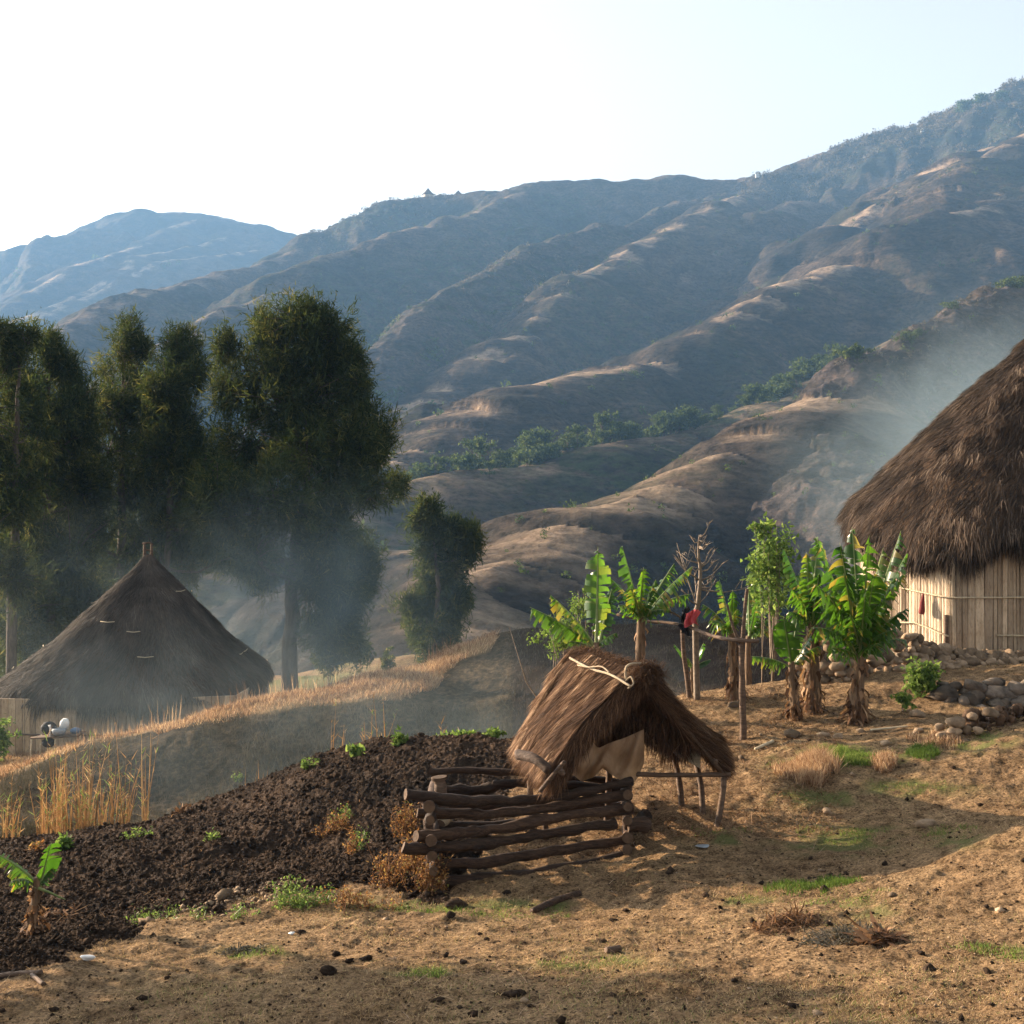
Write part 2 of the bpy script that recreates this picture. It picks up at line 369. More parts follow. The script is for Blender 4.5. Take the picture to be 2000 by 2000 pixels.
def leafmat(name, lo, hi, trans=.42):
    t = NT(name); v = t.coord(); nz = t.noise(v, 9, 4, .6)
    col = t.ramp(t.attr('v'), [(0, lo), (.7, hi), (1, (.19,.15,.045))]); col = t.mix(.5, col, t.ramp(nz, [(.3, (.7,.7,.7)), (.7, (1.25,1.25,1.2))]), 'MULTIPLY')
    return t.done(col, .32, t.bump(nz, .25, .01), .55, trans, True)
M['banana'] = leafmat('banana_leaf', (.014,.050,.008), (.062,.145,.016), .52)
M['rib'] = simple('leaf_rib', (.16,.22,.07), (.28,.32,.14), 8, .4, bump=0, trans=.2)
def mk_bamboo():
    t = NT('flattened_bamboo'); at = t.attr('v')
    v = t.coord((1,1,.35), True); a = t.noise(v, 6, 6, .7); b = t.noise(v, 30, 5, .7)
    col = t.ramp(a, [(.3, (.36,.27,.18)), (.7, (.60,.49,.36))])
    col = t.mix(1.0, col, t.ramp(at, [(0, (.58,.55,.52)), (1, (1.12,1.1,1.06))]), 'MULTIPLY')
    col = t.mix(.6, col, t.ramp(b, [(.34, (.45,.42,.4)), (.5, (1,1,1))]), 'MULTIPLY')
    return t.done(col, .6, t.bump(b, .4, .01), .35)
M['bamboo'] = mk_bamboo()
# ================================================================ near ground
def fan(cols, ys):
    PX, YY = np.meshgrid(cols, ys)
    X = (PX-1000)*np.maximum(YY, 5.5)/F
    return X, YY
def grid_faces(nr, nc):
    i = np.arange((nr-1)*nc).reshape(nr-1, nc)[:, :-1].ravel()
    return np.stack([i, i+1, i+nc+1, i+nc], 1)
cols = np.concatenate([np.linspace(-2600,-320,50)[:-1], np.arange(-320, 2321, 3.0), np.linspace(2320, 4600, 50)[1:]])
ys = np.concatenate([np.linspace(-12, 5.5, 22)[:-1], np.geomspace(5.5, 36, 760)[:-1], np.geomspace(36, 96, 90)])
X, Y = fan(cols, ys); sh = smooth_h(X, Y); soil = soil_mask(X, Y, sh); Z = near_h(X, Y, True, soil)
PXg = 1000+F*X/np.maximum(Y, 5.5); PYg = pyof(X, Y, sh)
TOPX = [-400,0,54,101,181,217,300,362,471,543,688,722,795,867,903,954,985]; TOPY = [1520,1500,1496,1478,1446,1431,1417,1391,1370,1351,1326,1316,1287,1266,1237,1215,1212]
BOTX = [-400,0,54,181,300,435,580,700,784,856,871,903,958,985]; BOTY = [1548,1526,1497,1446,1420,1404,1371,1361,1360,1336,1305,1278,1258,1215]
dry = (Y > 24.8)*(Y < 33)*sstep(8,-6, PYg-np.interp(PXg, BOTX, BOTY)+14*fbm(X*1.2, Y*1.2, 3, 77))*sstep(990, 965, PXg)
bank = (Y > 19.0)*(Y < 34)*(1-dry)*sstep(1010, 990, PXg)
gp = [(1660,1775,90,16),(1650,1480,110,22),(1560,1500,60,14),(1770,1475,50,16),(1600,1560,90,14),(1150,1880,90,16),(1000,1770,130,12),(1850,1640,70,14),(1900,1450,70,22),(1650,1640,110,24),(760,1765,160,10),(1780,1540,90,14),(1400,1640,60,10),(1950,1860,80,14),(1450,1760,50,9),(820,1900,60,10),(500,1860,60,10)]
green = np.zeros_like(X); PYr = pyof(X, Y, Z)
for a, b, c, d in gp:
    green = np.maximum(green, np.exp(-((PXg-a)/c)**2-((PYr-b)/d)**2)*(Y < 19))
green = np.clip(green*1.4*(0.55+fbm(X*5, Y*5, 4, 88)*2.2), 0, 1)*0.85
green = np.maximum(green, .8*sstep(40, 50, Y)*sstep(-.1, .3, fbm(X*.15, Y*.15, 3, 3)))
fs = grid_faces(*X.shape); V = np.stack([X, Y, Z], -1).reshape(-1, 3)
issoil = ((soil > .5) & (Y < 20.6)).ravel(); fm = issoil[fs].sum(1) >= 2
def submesh(name, f, mat, attrs):
    u, inv = np.unique(f, return_inverse=True)
    return mesh_np(name, V[u], inv.reshape(f.shape), mat, {k: v.ravel()[u] for k, v in attrs.items()})
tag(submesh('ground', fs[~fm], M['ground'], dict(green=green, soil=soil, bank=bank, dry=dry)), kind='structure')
tag(submesh('tilled_field', fs[fm], M['soil'], {}), kind='structure')

# ================================================================ mountains
# every ridge is a crest line through real positions, with its flanks falling away from it
RG = []   # (points, slope, rounding, veg, rock)
def ridge(pts, s=.6, w=12, veg=0., rock=0.):
    RG.append((np.array([P(*p) for p in pts]), s*1.32, w, veg, rock))
ridge([(2600,330,420),(2200,470,390),(2000,565,360),(1934,580,345),(1880,607,330),(1818,629,315),(1782,661,305),(1735,694,295),(1677,712,285),(1640,757,275)], .95, 3, .5, 1.0)
ridge([(1640,762,275),(1575,796,265),(1490,850,250),(1400,894,235),(1316,938,222),(1204,983,205),(1114,1027,192),(1048,1070,180),(994,1099,172),(958,1114,166),(904,1161,155),(870,1215,146)], .55, 8, .1, .1)
ridge([(1114,1027,230),(1040,1042,232),(962,1049,238),(880,1062,245),(795,1078,250),(751,1099,250),(690,1150,245)], .5, 8, .1)
ridge([(1900,1080,170),(1780,960,200),(1650,930,225),(1640,860,240)], .8, 5, .6, .9)
ridge([(1800,640,480),(1640,735,455),(1500,790,430),(1370,832,410),(1290,846,395),(1178,866,375),(1062,912,355),(881,923,335),(794,941,322),(740,975,312),(670,1003,300),(560,1080,285)], .5, 10, .8)
ridge([(2400,150,1100),(2060,240,1030),(2000,265,1000),(1970,281,985),(1916,310,955),(1894,335,930),(1843,383,890),(1771,448,835),(1699,488,790),(1626,524,750),(1590,544,730),(1517,560,700),(1481,585,675),(1438,604,655),(1372,651,625),(1298,704,595),(1243,718,575),(1153,731,550),(1098,735,535),(1044,746,520),(1019,767,508),(975,793,495),(932,804,482),(874,829,462),(827,865,445),(772,898,430),(700,960,412)], .52, 10, .12)
ridge([(2080,400,900),(1949,392,850),(1916,412,820),(1818,421,800),(1780,452,790)], .55, 8)
ridge([(1934,290,1060),(1880,303,1040),(1807,343,1000),(1742,386,960),(1644,444,900),(1590,517,850)], .55, 8)
ridge([(1481,375,1400),(1388,400,1180),(1352,427,1100),(1294,452,1040),(1243,481,990),(1207,506,950),(1153,532,900),(1124,539,870),(1098,568,840),(1055,615,800),(1000,662,760),(940,700,720),(860,760,680),(790,800,640)], .6, 8, .1)
ridge([(1560,395,1250),(1481,415,1150),(1438,462,1080),(1354,500,1020),(1300,560,950),(1250,640,880)], .55, 10, .2, .5)
ridge([(1600,350,1500),(1445,375,1400),(1400,387,1330),(1334,394,1250),(1280,412,1200),(1222,441,1150),(1171,445,1110),(1098,463,1060),(1037,481,1010),(1000,506,970),(954,532,930),(925,568,900),(881,564,870),(845,586,840),(809,622,800),(754,684,740),(690,730,690),(560,800,620)], .68, 5, .75, .6)
ridge([(1060,358,1450),(1040,365,1420),(990,383,1360),(932,416,1300),(874,427,1260),(827,448,1230),(772,456,1200),(736,467,1170),(700,482,1150),(630,498,1110),(598,516,1080),(572,556,1040),(540,575,1000),(482,598,940),(449,600,900),(409,617,860),(370,661,820),(308,675,780),(279,690,740),(180,760,680),(60,840,620)], .6, 7, .35, .2)
ridge([(600,700,900),(500,720,860),(400,760,800),(300,800,740),(150,880,640)], .5, 10, .2)
ridge([(2900,-60,1300),(2400,40,1320),(2000,165,1350),(1950,190,1360),(1900,205,1365),(1850,225,1380),(1800,250,1390),(1710,258,1400),(1640,285,1410),(1560,315,1430),(1490,341,1440),(1440,352,1450),(1400,350,1450),(1330,345,1450),(1200,352,1450),(1060,355,1450),(1030,360,1452),(985,376,1455),(930,378,1480),(865,382,1500),(830,385,1505),(770,397,1500),(700,432,1500),(650,455,1490),(610,458,1470),(560,495,1420),(522,512,1370),(449,527,1310),(399,549,1250),(370,560,1210),(297,567,1150),(254,581,1090),(199,610,1020),(145,632,960),(72,661,900),(-60,720,820),(-300,830,720)], .6, 8, .25, .35)
# far hill behind
ridge([(-900,600,2300),(-300,540,2400),(0,489,2500),(60,478,2510),(150,457,2530),(205,432,2540),(250,414,2550),(275,411,2550),(300,418,2550),(340,415,2550),(380,415,2540),(440,428,2540),(500,440,2550),(560,455,2560),(592,466,2570),(700,520,2600),(900,560,2600)], .5, 14, .1)
ridge([(385,424,2500),(330,445,2400),(290,475,2320),(235,492,2230),(150,520,2120),(60,570,2000)], .5, 8)
ridge([(480,440,2500),(420,470,2400),(365,483,2330),(265,500,2200),(240,527,2120),(160,575,2000),(100,600,1920),(0,640,1800)], .5, 8)
ridge([(500,490,2350),(420,500,2260),(310,512,2180),(250,540,2080),(155,585,1960),(60,625,1850)], .5, 8)
def hills_h(X, Y):
    sh_ = X.shape; x = X.ravel().copy(); y = Y.ravel().copy()
    sc = np.clip(y/600, .3, 2.2)
    wx = x+fbm(x/70, y/70, 4, 101)*26*sc; wy = y+fbm(x/70, y/70, 4, 131)*26*sc
    px = 1000+F*x/y
    best = -55-np.clip(y-300, 0, 1500)*.03+fbm(x/90, y/90, 4, 9)*16
    best = np.maximum(best, np.interp(y, [90,130,200],[-28,-52,-80]))
    veg = .45*np.ones_like(x); rock = np.zeros_like(x); crest = np.zeros_like(x)
    for pts, s, w, vg, rk in RG:
        rb = np.full(x.shape, -1e9); rd = np.zeros_like(x); rt = np.zeros_like(x); acc = 0
        cw = 0.0
        for a, b in zip(pts[:-1], pts[1:]):
            d = b-a; L2 = d[0]**2+d[1]**2; L = math.sqrt(L2)
            # near a crest the warp fades out so the crest keeps its course
            t0 = np.clip(((x-a[0])*d[0]+(y-a[1])*d[1])/L2, 0, 1)
            d0 = np.hypot(x-a[0]-t0*d[0], y-a[1]-t0*d[1]); k = sstep(0, 60, d0/sc)
            xx = x+(wx-x)*k; yy = y+(wy-y)*k
            t = np.clip(((xx-a[0])*d[0]+(yy-a[1])*d[1])/L2, 0, 1)
            dd = np.hypot(xx-a[0]-t*d[0], yy-a[1]-t*d[1])
            dS = w*2.0; g_ = .14; q_ = dd-dS; h = a[2]+t*d[2]-g_*(np.sqrt(dd*dd+4)-2)-(s-g_)*.5*(q_+np.sqrt(q_*q_+(dS*.5)**2)-(-dS+math.sqrt(dS*dS+(dS*.5)**2)))
            m = h > rb; rb = np.where(m, h, rb); rd = np.where(m, dd, rd); rt = rt
        gd = pts[-1][:2]-pts[0][:2]; gd = gd/np.linalg.norm(gd); rt = (wx*.5+x*.5-pts[0][0])*gd[0]+(wy*.5+y*.5-pts[0][1])*gd[1]
        seed = int(abs(pts[0][0]*3+pts[0][1]))
        lam = 34*math.sqrt(max(pts[:,1].mean(), 150)/600)
        rib = fbm(rt/lam, rd/(lam*5)+seed, 4, seed)*2
        rb = rb + rib*np.minimum(rd*(.17 if pts[:,1].mean() < 1750 else .07), lam*.42)
        m = rb > best; best = np.where(m, rb, best); veg = np.where(m, vg*(.35+.9*sstep(5, 60, rd)), veg); rock = np.where(m, rk*sstep(90, 20, rd), rock); crest = np.where(m, (1-rk)*(1-.6*vg)*sstep(w*2.0, w*.5, rd+fbm(x/14, y/14, 3, 8)*w*1.6), crest)  # crest masks the band whose colour imitates sun on the ridge tops
    amp = np.clip(y/500, .35, 2.0)
    best = best + fbm(x/38, y/38, 5, 201)*2.9*amp*.8 + ridged(x/22, y/22, 3, 221)*.6*amp + rock*ridged(x/9, y/9, 4, 231)*3.0
    low = sstep(-20, -50, best)
    veg = np.clip(np.maximum(veg, low*.8)+fbm(x/60, y/60, 3, 301)*.5, 0, 1)
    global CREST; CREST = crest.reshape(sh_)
    return best.reshape(sh_), veg.reshape(sh_), rock.reshape(sh_)
def hill_mesh(name, cols, ys, label=None):
    PX, YY = np.meshgrid(cols, ys); XX = (PX-1000)*YY/F
    h, vg, rk = hills_h(XX, YY)
    nh = near_h(XX, YY, False); k = sstep(92, 125, YY)
    h = nh*(1-k)+h*k if ys[0] < 125 else h
    nf = grid_faces(*XX.shape)
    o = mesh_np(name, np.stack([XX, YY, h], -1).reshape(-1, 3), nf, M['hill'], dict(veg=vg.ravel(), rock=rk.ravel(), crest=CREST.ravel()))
    return tag(o, kind='structure')
c1 = np.concatenate([np.linspace(-800,-150,40)[:-1], np.arange(-150, 2151, 4.0), np.linspace(2150, 3400, 50)[1:]])
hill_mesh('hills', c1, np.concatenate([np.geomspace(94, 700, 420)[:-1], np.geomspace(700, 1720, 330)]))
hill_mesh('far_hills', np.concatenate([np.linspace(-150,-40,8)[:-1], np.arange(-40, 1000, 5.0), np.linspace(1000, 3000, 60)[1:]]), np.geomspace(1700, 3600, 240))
def HZt(x, y): return float(hills_h(np.array([x], float), np.array([y], float))[0][0])
def hills_at(x, y): return hills_h(np.asarray(x, float), np.asarray(y, float))[0]
# ================================================================ casuarina trees on the left
def casuarina(px, Yd, lobes, trunk, label, dens=1.0, seed=1, thick=3.2, grow_=1.0, kind='casuarina_tree', mat='casua', blade=(.30,.036), hgap=.62, base=None):
    """lobes: (px, py, rx, ry) foliage masses; trunk: (px, py, r px) from the ground up; every lobe gets its own depth"""
    rg = np.random.default_rng(seed)
    bp = P(trunk[0][0], trunk[0][1], Yd) if base is None else base
    bp = bp.copy(); bp[2] = G(bp[0], bp[1]) if Yd < 90 else bp[2]
    root = empty(kind, bp, label, 'tree', 'casuarina trees beyond the grassy bank' if kind == 'casuarina_tree' else None)
    k = Yd/F; mb = MB()
    tp = [bp+np.array([0,0,-.3])]+[P(a, b, Yd) for a, b, c in trunk[1:]]; tr = [trunk[0][2]*k]+[c*k for a, b, c in trunk[1:]]
    # interpolate the trunk
    pts = []; rad = []
    for i in range(len(tp)-1):
        for u in np.linspace(0, 1, 6)[:-1]:
            pts.append(tp[i]*(1-u)+tp[i+1]*u+rg.normal(0, .04, 3)*(i > 0)); rad.append(tr[i]*(1-u)+tr[i+1]*u)
    pts.append(tp[-1]); rad.append(tr[-1]*.6)
    mb.tube(pts, rad, 9, rough=.12)
    tb = [mb]; lm = MB(); out = []; meanx = np.mean([l[0] for l in lobes])
    for (lx, ly, rx, ry) in lobes:
        rx *= grow_; ry *= grow_
        dep = rg.uniform(-.5, .5)*thick; dep *= .35 if ly < trunk[-1][1]+80 else 1
        c = P(lx, ly, Yd); c[1] += dep
        if ly > 1080: c[1] += 1.2
        R = np.array([rx*k, max(rx*k*.85, .5), ry*k])
        # limb from the trunk to this mass, rising
        j = int(np.argmin([abs(p[2]-(c[2]-R[2]*.9)) for p in pts])); a = pts[j]
        mid = (a+c)*.5+np.array([0,0,-.15*np.linalg.norm(c-a)])
        L = [a, (a+mid)*.5+np.array([0,0,-.03]), mid, (mid+c)*.5, c+np.array([0,0,R[2]*.3])]
        r0 = min(rad[j]*.55, .12)
        if ly < 1120: lm.tube(L, [r0, r0*.8, r0*.6, r0*.4, r0*.2], 6)
        # sprays inside the mass: uneven, with gaps
        n = int(dens*46*(rx*ry/400.0)**.82)+20
        q = rg.normal(0, 1, (n, 3)); q /= np.linalg.norm(q, axis=1)[:, None]; q *= (rg.random(n)**.5)[:, None]
        wv = 1+1.1*vnoise(q[:,0]*2.3+lx, q[:,2]*2.6+q[:,1]*2+ly, seed)
        cc = c+q*R*(wv[:, None])*(1.15+.5*(rg.random((n,1)) < .14)*rg.random((n,1)))*np.array([1,1,1.15])
        keep = (fbm(cc[:,0]*1.15+seed, cc[:,2]*.8+cc[:,1]*.9, 3, seed) > -.5+hgap*.62); cc = cc[keep]
        for i in range(0, len(cc), 3):
            if rg.random() < .5: lm.tube([c+(cc[i]-c)*.25+np.array([0,0,-.2]), (c+cc[i])*.5, cc[i]], [.03, .02, .008], 4, cap=False)
        m = 30; sprd = np.repeat(rg.uniform(.6,1.25,(len(cc),1)), m, 0)
        b = np.repeat(cc, m, 0)+rg.normal(0, 1, (len(cc)*m, 3))*np.array([.15,.15,.19])*sprd
        outw = (b-c); outw /= np.linalg.norm(outw, axis=1)[:, None]+1e-6
        d = outw*.45+np.repeat(rg.normal(0,.35,(len(cc),3)), m, 0)+rg.normal(0, .38, (len(b), 3))+np.array([0,0,.22])
        d /= np.linalg.norm(d, axis=1)[:, None]
        ln = blade[0]*rg.uniform(.5, 1.25, len(b)); tip = b+d*ln[:, None]; tip[:, 2] -= ln*.18
        val = np.clip(rg.random(len(b))*.5+np.repeat(rg.normal(0,.17,len(cc)), m)+.25, 0, 1)
        th = rg.random(len(b))*6.28; wd = np.stack([np.cos(th), np.sin(th), rg.normal(0, .5, len(b))], 1)
        out.append(blades(b, tip, blade[1], wdir=wd, val=val))
    o = mb.build('trunk', M['bark'], root, off=bp); lm.build('limbs', M['bark'], root, off=bp)
    v, f, a = join_blades(out); mesh_np('crown', v-bp, f, M[mat], dict(v=a), False, root)
    return root
casuarina(565, 43, [(594,625,48,34),(520,652,38,36),(449,687,22,32),(640,667,55,45),(612,717,80,50),(525,717,62,45),(455,758,45,40),(688,721,32,42),(570,783,95,55),(690,783,42,48),(735,862,32,38),(470,870,62,60),(600,880,105,60),(690,880,50,50),(715,958,55,28),(765,948,16,12),(560,980,110,50),(450,970,50,50),(650,1020,70,40),(400,1050,40,30),(500,1075,55,40),(690,1100,26,34),(625,1120,60,44),(500,1120,26,30),(665,1180,42,36),(650,1230,44,34),(670,1270,34,26),(625,1290,24,20),(700,1140,22,30)],
 [(565,1345,17),(566,1250,15),(570,1130,12),(600,950,8),(607,800,5),(600,680,2)], 'tallest broad casuarina tree with a bare lower trunk, right of the thatched hut', 1.1, 3, 4.0, hgap=.38)
casuarina(330, 47, [(355,668,20,24),(352,712,32,36),(388,730,18,18),(345,770,42,36),(320,820,38,38),(372,840,30,30),(335,880,50,40),(390,950,40,36),(335,950,50,45),(420,1020,32,22),(350,1030,50,35),(300,1060,40,40),(340,1100,36,40),(305,1150,40,40),(430,1090,40,26),(395,900,40,40),(400,1000,40,30)],
 [(318,1400,10),(322,1150,8),(335,950,6),(350,760,3),(355,665,1.5)], 'slim casuarina tree with a narrow top, next left of the tallest tree', 1.0, 5, 3.0, 1.1, hgap=.5)
casuarina(235, 48.5, [(247,652,24,24),(238,690,36,30),(208,708,16,16),(278,680,14,12),(235,745,46,36),(195,735,14,22),(225,805,58,42),(285,830,34,36),(212,880,58,45),(240,960,60,48),(190,1030,50,45),(250,1050,46,46),(215,1120,50,45),(170,1180,50,45),(110,1240,50,45)],
 [(232,1420,11),(235,1180,9),(240,950,7),(240,780,4),(246,650,1.5)], 'upright casuarina tree with a tufted top standing between two lower casuarinas', 1.0, 7, 3.0, 1.15, hgap=.45)
casuarina(95, 45, [(84,668,14,18),(104,695,20,20),(122,720,22,22),(60,745,30,28),(110,765,44,36),(150,800,30,30),(75,820,55,45),(125,860,55,48),(70,920,60,50),(130,960,50,50),(70,1030,60,50),(140,1070,45,48),(80,1120,58,50),(150,1180,50,45),(60,1220,55,48),(20,1290,50,40)],
 [(100,1400,12),(98,1150,9),(96,900,6),(95,700,2)], 'rounded brownish green casuarina tree second from the left edge', 1.0, 11, 3.4, 1.22, hgap=.42)
casuarina(25, 41, [(14,655,16,14),(38,640,16,14),(52,660,14,12),(28,682,22,12),(5,705,20,14),(12,770,40,26),(30,830,40,36),(-25,800,50,60),(-10,900,55,50),(20,970,48,50),(-20,1060,55,55),(25,1120,46,48),(-10,1200,55,50),(10,1290,45,45)],
 [(20,1420,11),(24,1150,9),(30,900,6),(36,740,3),(34,650,1.2)], 'sparse casuarina tree with a see-through top at the left edge', .8, 13, 3.0, 1.15, hgap=.62)
# the smaller one beyond the crest
b6 = P(845,1290,58); b6[2] = G(b6[0], b6[1])
casuarina(845, 58, [(838,996,16,20),(828,1022,26,24),(850,1040,26,26),(882,1040,18,18),(918,1040,18,14),(900,1050,18,16),(845,1072,36,28),(915,1076,18,20),(880,1085,26,20),(862,1110,36,26),(856,1150,34,32),(885,1180,30,28),(840,1190,26,24),(798,1184,24,20),(782,1208,14,22),(835,1222,42,26),(872,1240,30,26),(825,1252,24,18),(850,1275,30,20)],
 [(848,1330,7),(850,1250,6),(855,1120,4),(840,1000,1.5)], 'small lone casuarina tree behind the golden grass crest', 1.15, 17, 2.4, 1.0, 'casuarina_tree', 'casua', (.36,.055), base=b6)
def leafy(name, c, R, n, mat, leaf, label, cat, group=None, stems=6, seed=1, root_z=None, droop=.1):
    rg = np.random.default_rng(seed); c = np.array(c, float); R = np.array(R, float)*np.ones(3)
    g = np.array([c[0], c[1], G(c[0], c[1]) if root_z is None else root_z])
    root = empty(name, g, label, cat, group); mb = MB(); B = []; 
    for s in range(stems):
        e = c+R*rg.normal(0, .45, 3); e[2] = c[2]+R[2]*rg.uniform(.1, .95)
        m_ = g*.5+e*.5+rg.normal(0, .12, 3)*R
        mb.tube([g-[0,0,.05], g*.72+m_*.28+rg.normal(0,.05,3)*R, m_, e], [R[0]*.035, R[0]*.03, R[0]*.022, R[0]*.008], 5, rough=.1)
    k = max(4, n//14); q = rg.normal(0, 1, (k, 3)); q /= np.linalg.norm(q, axis=1)[:, None]; q *= (rg.random(k)**.5)[:, None]
    cc = np.repeat(c+q*R*rg.uniform(.6, 1.12, (k, 1)), 14, 0)
    b = cc+rg.normal(0, .11, (len(cc), 3))*R
    d = rg.normal(0, 1, (len(b), 3)); d /= np.linalg.norm(d, axis=1)[:, None]; ln = leaf*rg.uniform(.5, 1.3, len(b))
    tip = b+d*ln[:, None]; tip[:, 2] -= ln*droop
    th = rg.random(len(b))*6.28; wd = np.stack([np.cos(th), np.sin(th), rg.normal(0, .6, len(b))], 1)
    v, f, a = blades(b, tip, ln*.55, wdir=wd, val=np.clip(rg.random(len(b)), 0, 1))
    mb.build('stem', M['twig'], root, off=g); mesh_np('foliage', v-g, f, M[mat], dict(v=a), False, root)
    return root
# saplings and bushes between the trees and the bank
leafy('bush', P(262,762,70)+[0,0,0], (.9,.9,1.2), 900, 'bright', .3, 'pale green bush showing behind the tree tops at the left', 'bush', None, 4, 3, root_z=P(262,800,70)[2])
leafy('bush', P(705,1275,50), (.5,.5,.75), 700, 'casua', .16, 'young dark sapling just right of the tallest tree', 'bush', None, 4, 4)
leafy('bush', P(757,1290,48), (.35,.35,.5), 500, 'casua', .13, 'small pointed sapling on the crest between the tallest tree and the lone small tree', 'bush', None, 3, 5)
leafy('bush', P(640,1290,46), (.7,.7,.6), 900, 'casua', .14, 'low dark bush at the foot of the tallest tree', 'bush', None, 4, 6)
leafy('bush', P(-8,1440,29.5), (.45,.4,.62), 1100, 'bright', .11, 'bright green bush against the left wall of the far hut', 'bush', None, 5, 7)

# ================================================================ trees of the far slopes
def proto_tree(seed, tall, spread, blobs):
    rg = np.random.default_rng(seed); out = []; mb = MB()
    mb.tube([(0,0,-.6),(.05,0,tall*.35),(0,.05,tall*.8)], [.22,.15,.05], 5)
    for _ in range(blobs):
        c = np.array([rg.normal(0, spread*.42), rg.normal(0, spread*.42), tall*rg.uniform(.3, .95)])
        c[:2] *= 1.15-.6*abs(c[2]/tall-.5)
        mb.tube([(0,0,c[2]*.55), c], [.07,.02], 4, cap=False)
        n = 60; q = rg.normal(0, 1, (n, 3))*np.array([.28,.28,.22])*spread*.62
        b = c+q; d = rg.normal(0, 1, (n, 3)); d /= np.linalg.norm(d, axis=1)[:, None]
        th = rg.random(n)*6.28; wd = np.stack([np.cos(th), np.sin(th), rg.normal(0, .5, n)], 1)
        out.append(blades(b, b+d*spread*.22, spread*.13, wdir=wd, val=np.clip(rg.random(n)*.6+.4*rg.random(), 0, 1)))
    v, f, a = join_blades(out)
    return mb, v, f, a
PROT = [proto_tree(41, 7, 4.6, 20), proto_tree(42, 9, 3.2, 18), proto_tree(43, 5, 5.0, 18), proto_tree(44, 6, 3.0, 12)]
FIRST = {}
def hill_tree(i, x, y, z, sc_, label, group, rz=0):
    if i in FIRST:
        r0 = FIRST[i]; r = r0.copy(); COL.objects.link(r)
        for ch in r0.children:
            c = ch.copy(); COL.objects.link(c); c.parent = r
    else:
        mb, v, f, a = PROT[i]
        r = bpy.data.objects.new('hillside_tree', None); COL.objects.link(r); r['category'] = 'tree'
        mb.build('trunk', M['bark'], r); mesh_np('crown', v, f, M['hillleaf'], dict(v=a), False, r); FIRST[i] = r
    r.location = (x, y, z); r.scale = (sc_,)*3; r.rotation_euler[2] = rz; r['label'] = label; r['group'] = group; r['category'] = 'tree'
    return r
rt = random.Random(5)
line = [(794,925,330),(840,915,333),(881,905,336),(930,895,341),(980,885,346),(1020,875,350),(1062,865,357),(1110,858,363),(1178,845,374),(1235,838,384),(1290,825,394),(1340,812,402),(1370,805,408),(1430,790,420),(1500,765,430),(1560,752,440),(1610,740,450)]
lx = [p[0] for p in line]; lyd = [p[2] for p in line]
pos = []
for i in range(115):
    px = rt.uniform(792, 1640); Y0 = float(np.interp(px, lx, lyd)); Yd = Y0+rt.choice([rt.uniform(1, 10), rt.uniform(6, 40)])
    pos.append((px, Yd))
xs = np.array([(a-1000)*b/F for a, b in pos]); ysr = np.array([b for a, b in pos]); zs = hills_at(xs, ysr)
for k, (x, y, z) in enumerate(zip(xs, ysr, zs)):
    hill_tree(rt.choice([0,0,1,2,3]), x, y, z, rt.uniform(.3, .95)*(1.0 if k % 4 else 1.35), 'green tree in the belt of trees along the terrace edge across the valley', 'trees along the terrace edge', rt.uniform(0, 6))
def place_tree(px, py, Yd, i, s, label, group=None):
    x = (px-1000)*Yd/F; z = HZt(x, Yd)
    t = hill_tree(i, x, Yd, z, s, label, group or 'single trees on the far slopes', rt.uniform(0, 6))
    return t
place_tree(956,905,331,1,.55,'small upright tree alone below the belt of trees, left one','')
for (px, Yd, i, s, lb) in [(1885,1375,0,2.1,'large green tree below the rocky skyline, leftmost of three'),(1918,1372,0,1.9,'large green tree below the rocky skyline, middle of three'),(1958,1368,0,1.8,'large green tree below the rocky skyline, rightmost of three')]:
    hill_tree(i, (px-1000)*(Yd-60)/F, Yd-60, HZt((px-1000)*(Yd-60)/F, Yd-60), s, lb, 'three large trees below the skyline', 1)
# bushes on the rocky spur at the right
for k, (px, py, Yd, s) in enumerate([(1665,722,284,.62),(1855,612,322,.45),(1972,578,350,.6),(1990,560,356,.6),(1772,672,300,.5),(1790,664,304,.35)]):
    x = (px-1000)*Yd/F; hill_tree(2 if k else 2, x, Yd, HZt(x, Yd)-.6, s, ['round bright tree leaning on the rocky spur above the belt of trees','small bush on the crest of the rocky spur','leafy bush at the top of the rocky spur near the right edge','last leafy bush of the rocky spur at the right edge','low dark bush halfway up the rocky spur','tiny bush halfway up the rocky spur'][k], 'bushes on the rocky spur', k*1.3)
# loose wood in the gullies: too many to count, one object
def scatter_wood(name, areas, mat, seed, label, cat):
    rg = np.random.default_rng(seed); out = []
    for (px0, px1, Y0, Y1, n, sz, vf) in areas:
        px = rg.uniform(px0, px1, n); yy = rg.uniform(Y0, Y1, n); x = (px-1000)*yy/F; h, vg, rk = hills_h(x, yy)
        keep = (vg+fbm(x/50, yy/50, 3, 6)) > vf; x = x[keep]; yy = yy[keep]; h = h[keep]
        m = 26; s = sz*rg.uniform(.4, 1.2, len(x)); b = np.repeat(np.stack([x, yy, h+s*.4], 1), m, 0)+rg.normal(0, .42, (len(x)*m, 3))*np.repeat(s, m)[:, None]
        d = rg.normal(0, 1, b.shape); d /= np.linalg.norm(d, axis=1)[:, None]; ss = np.repeat(s, m)
        th = rg.random(len(b))*6.28; wd = np.stack([np.cos(th), np.sin(th), rg.normal(0, .5, len(b))], 1)
        out.append(blades(b, b+d*ss[:, None]*.5, ss*.35, wdir=wd, val=np.clip(np.repeat(rg.random(len(x)), m)*.6+rg.random(len(b))*.4, 0, 1)))
    v, f, a = join_blades(out)
    return tag(mesh_np(name, v, f, M[mat], dict(v=a), False), label, cat, kind='stuff')
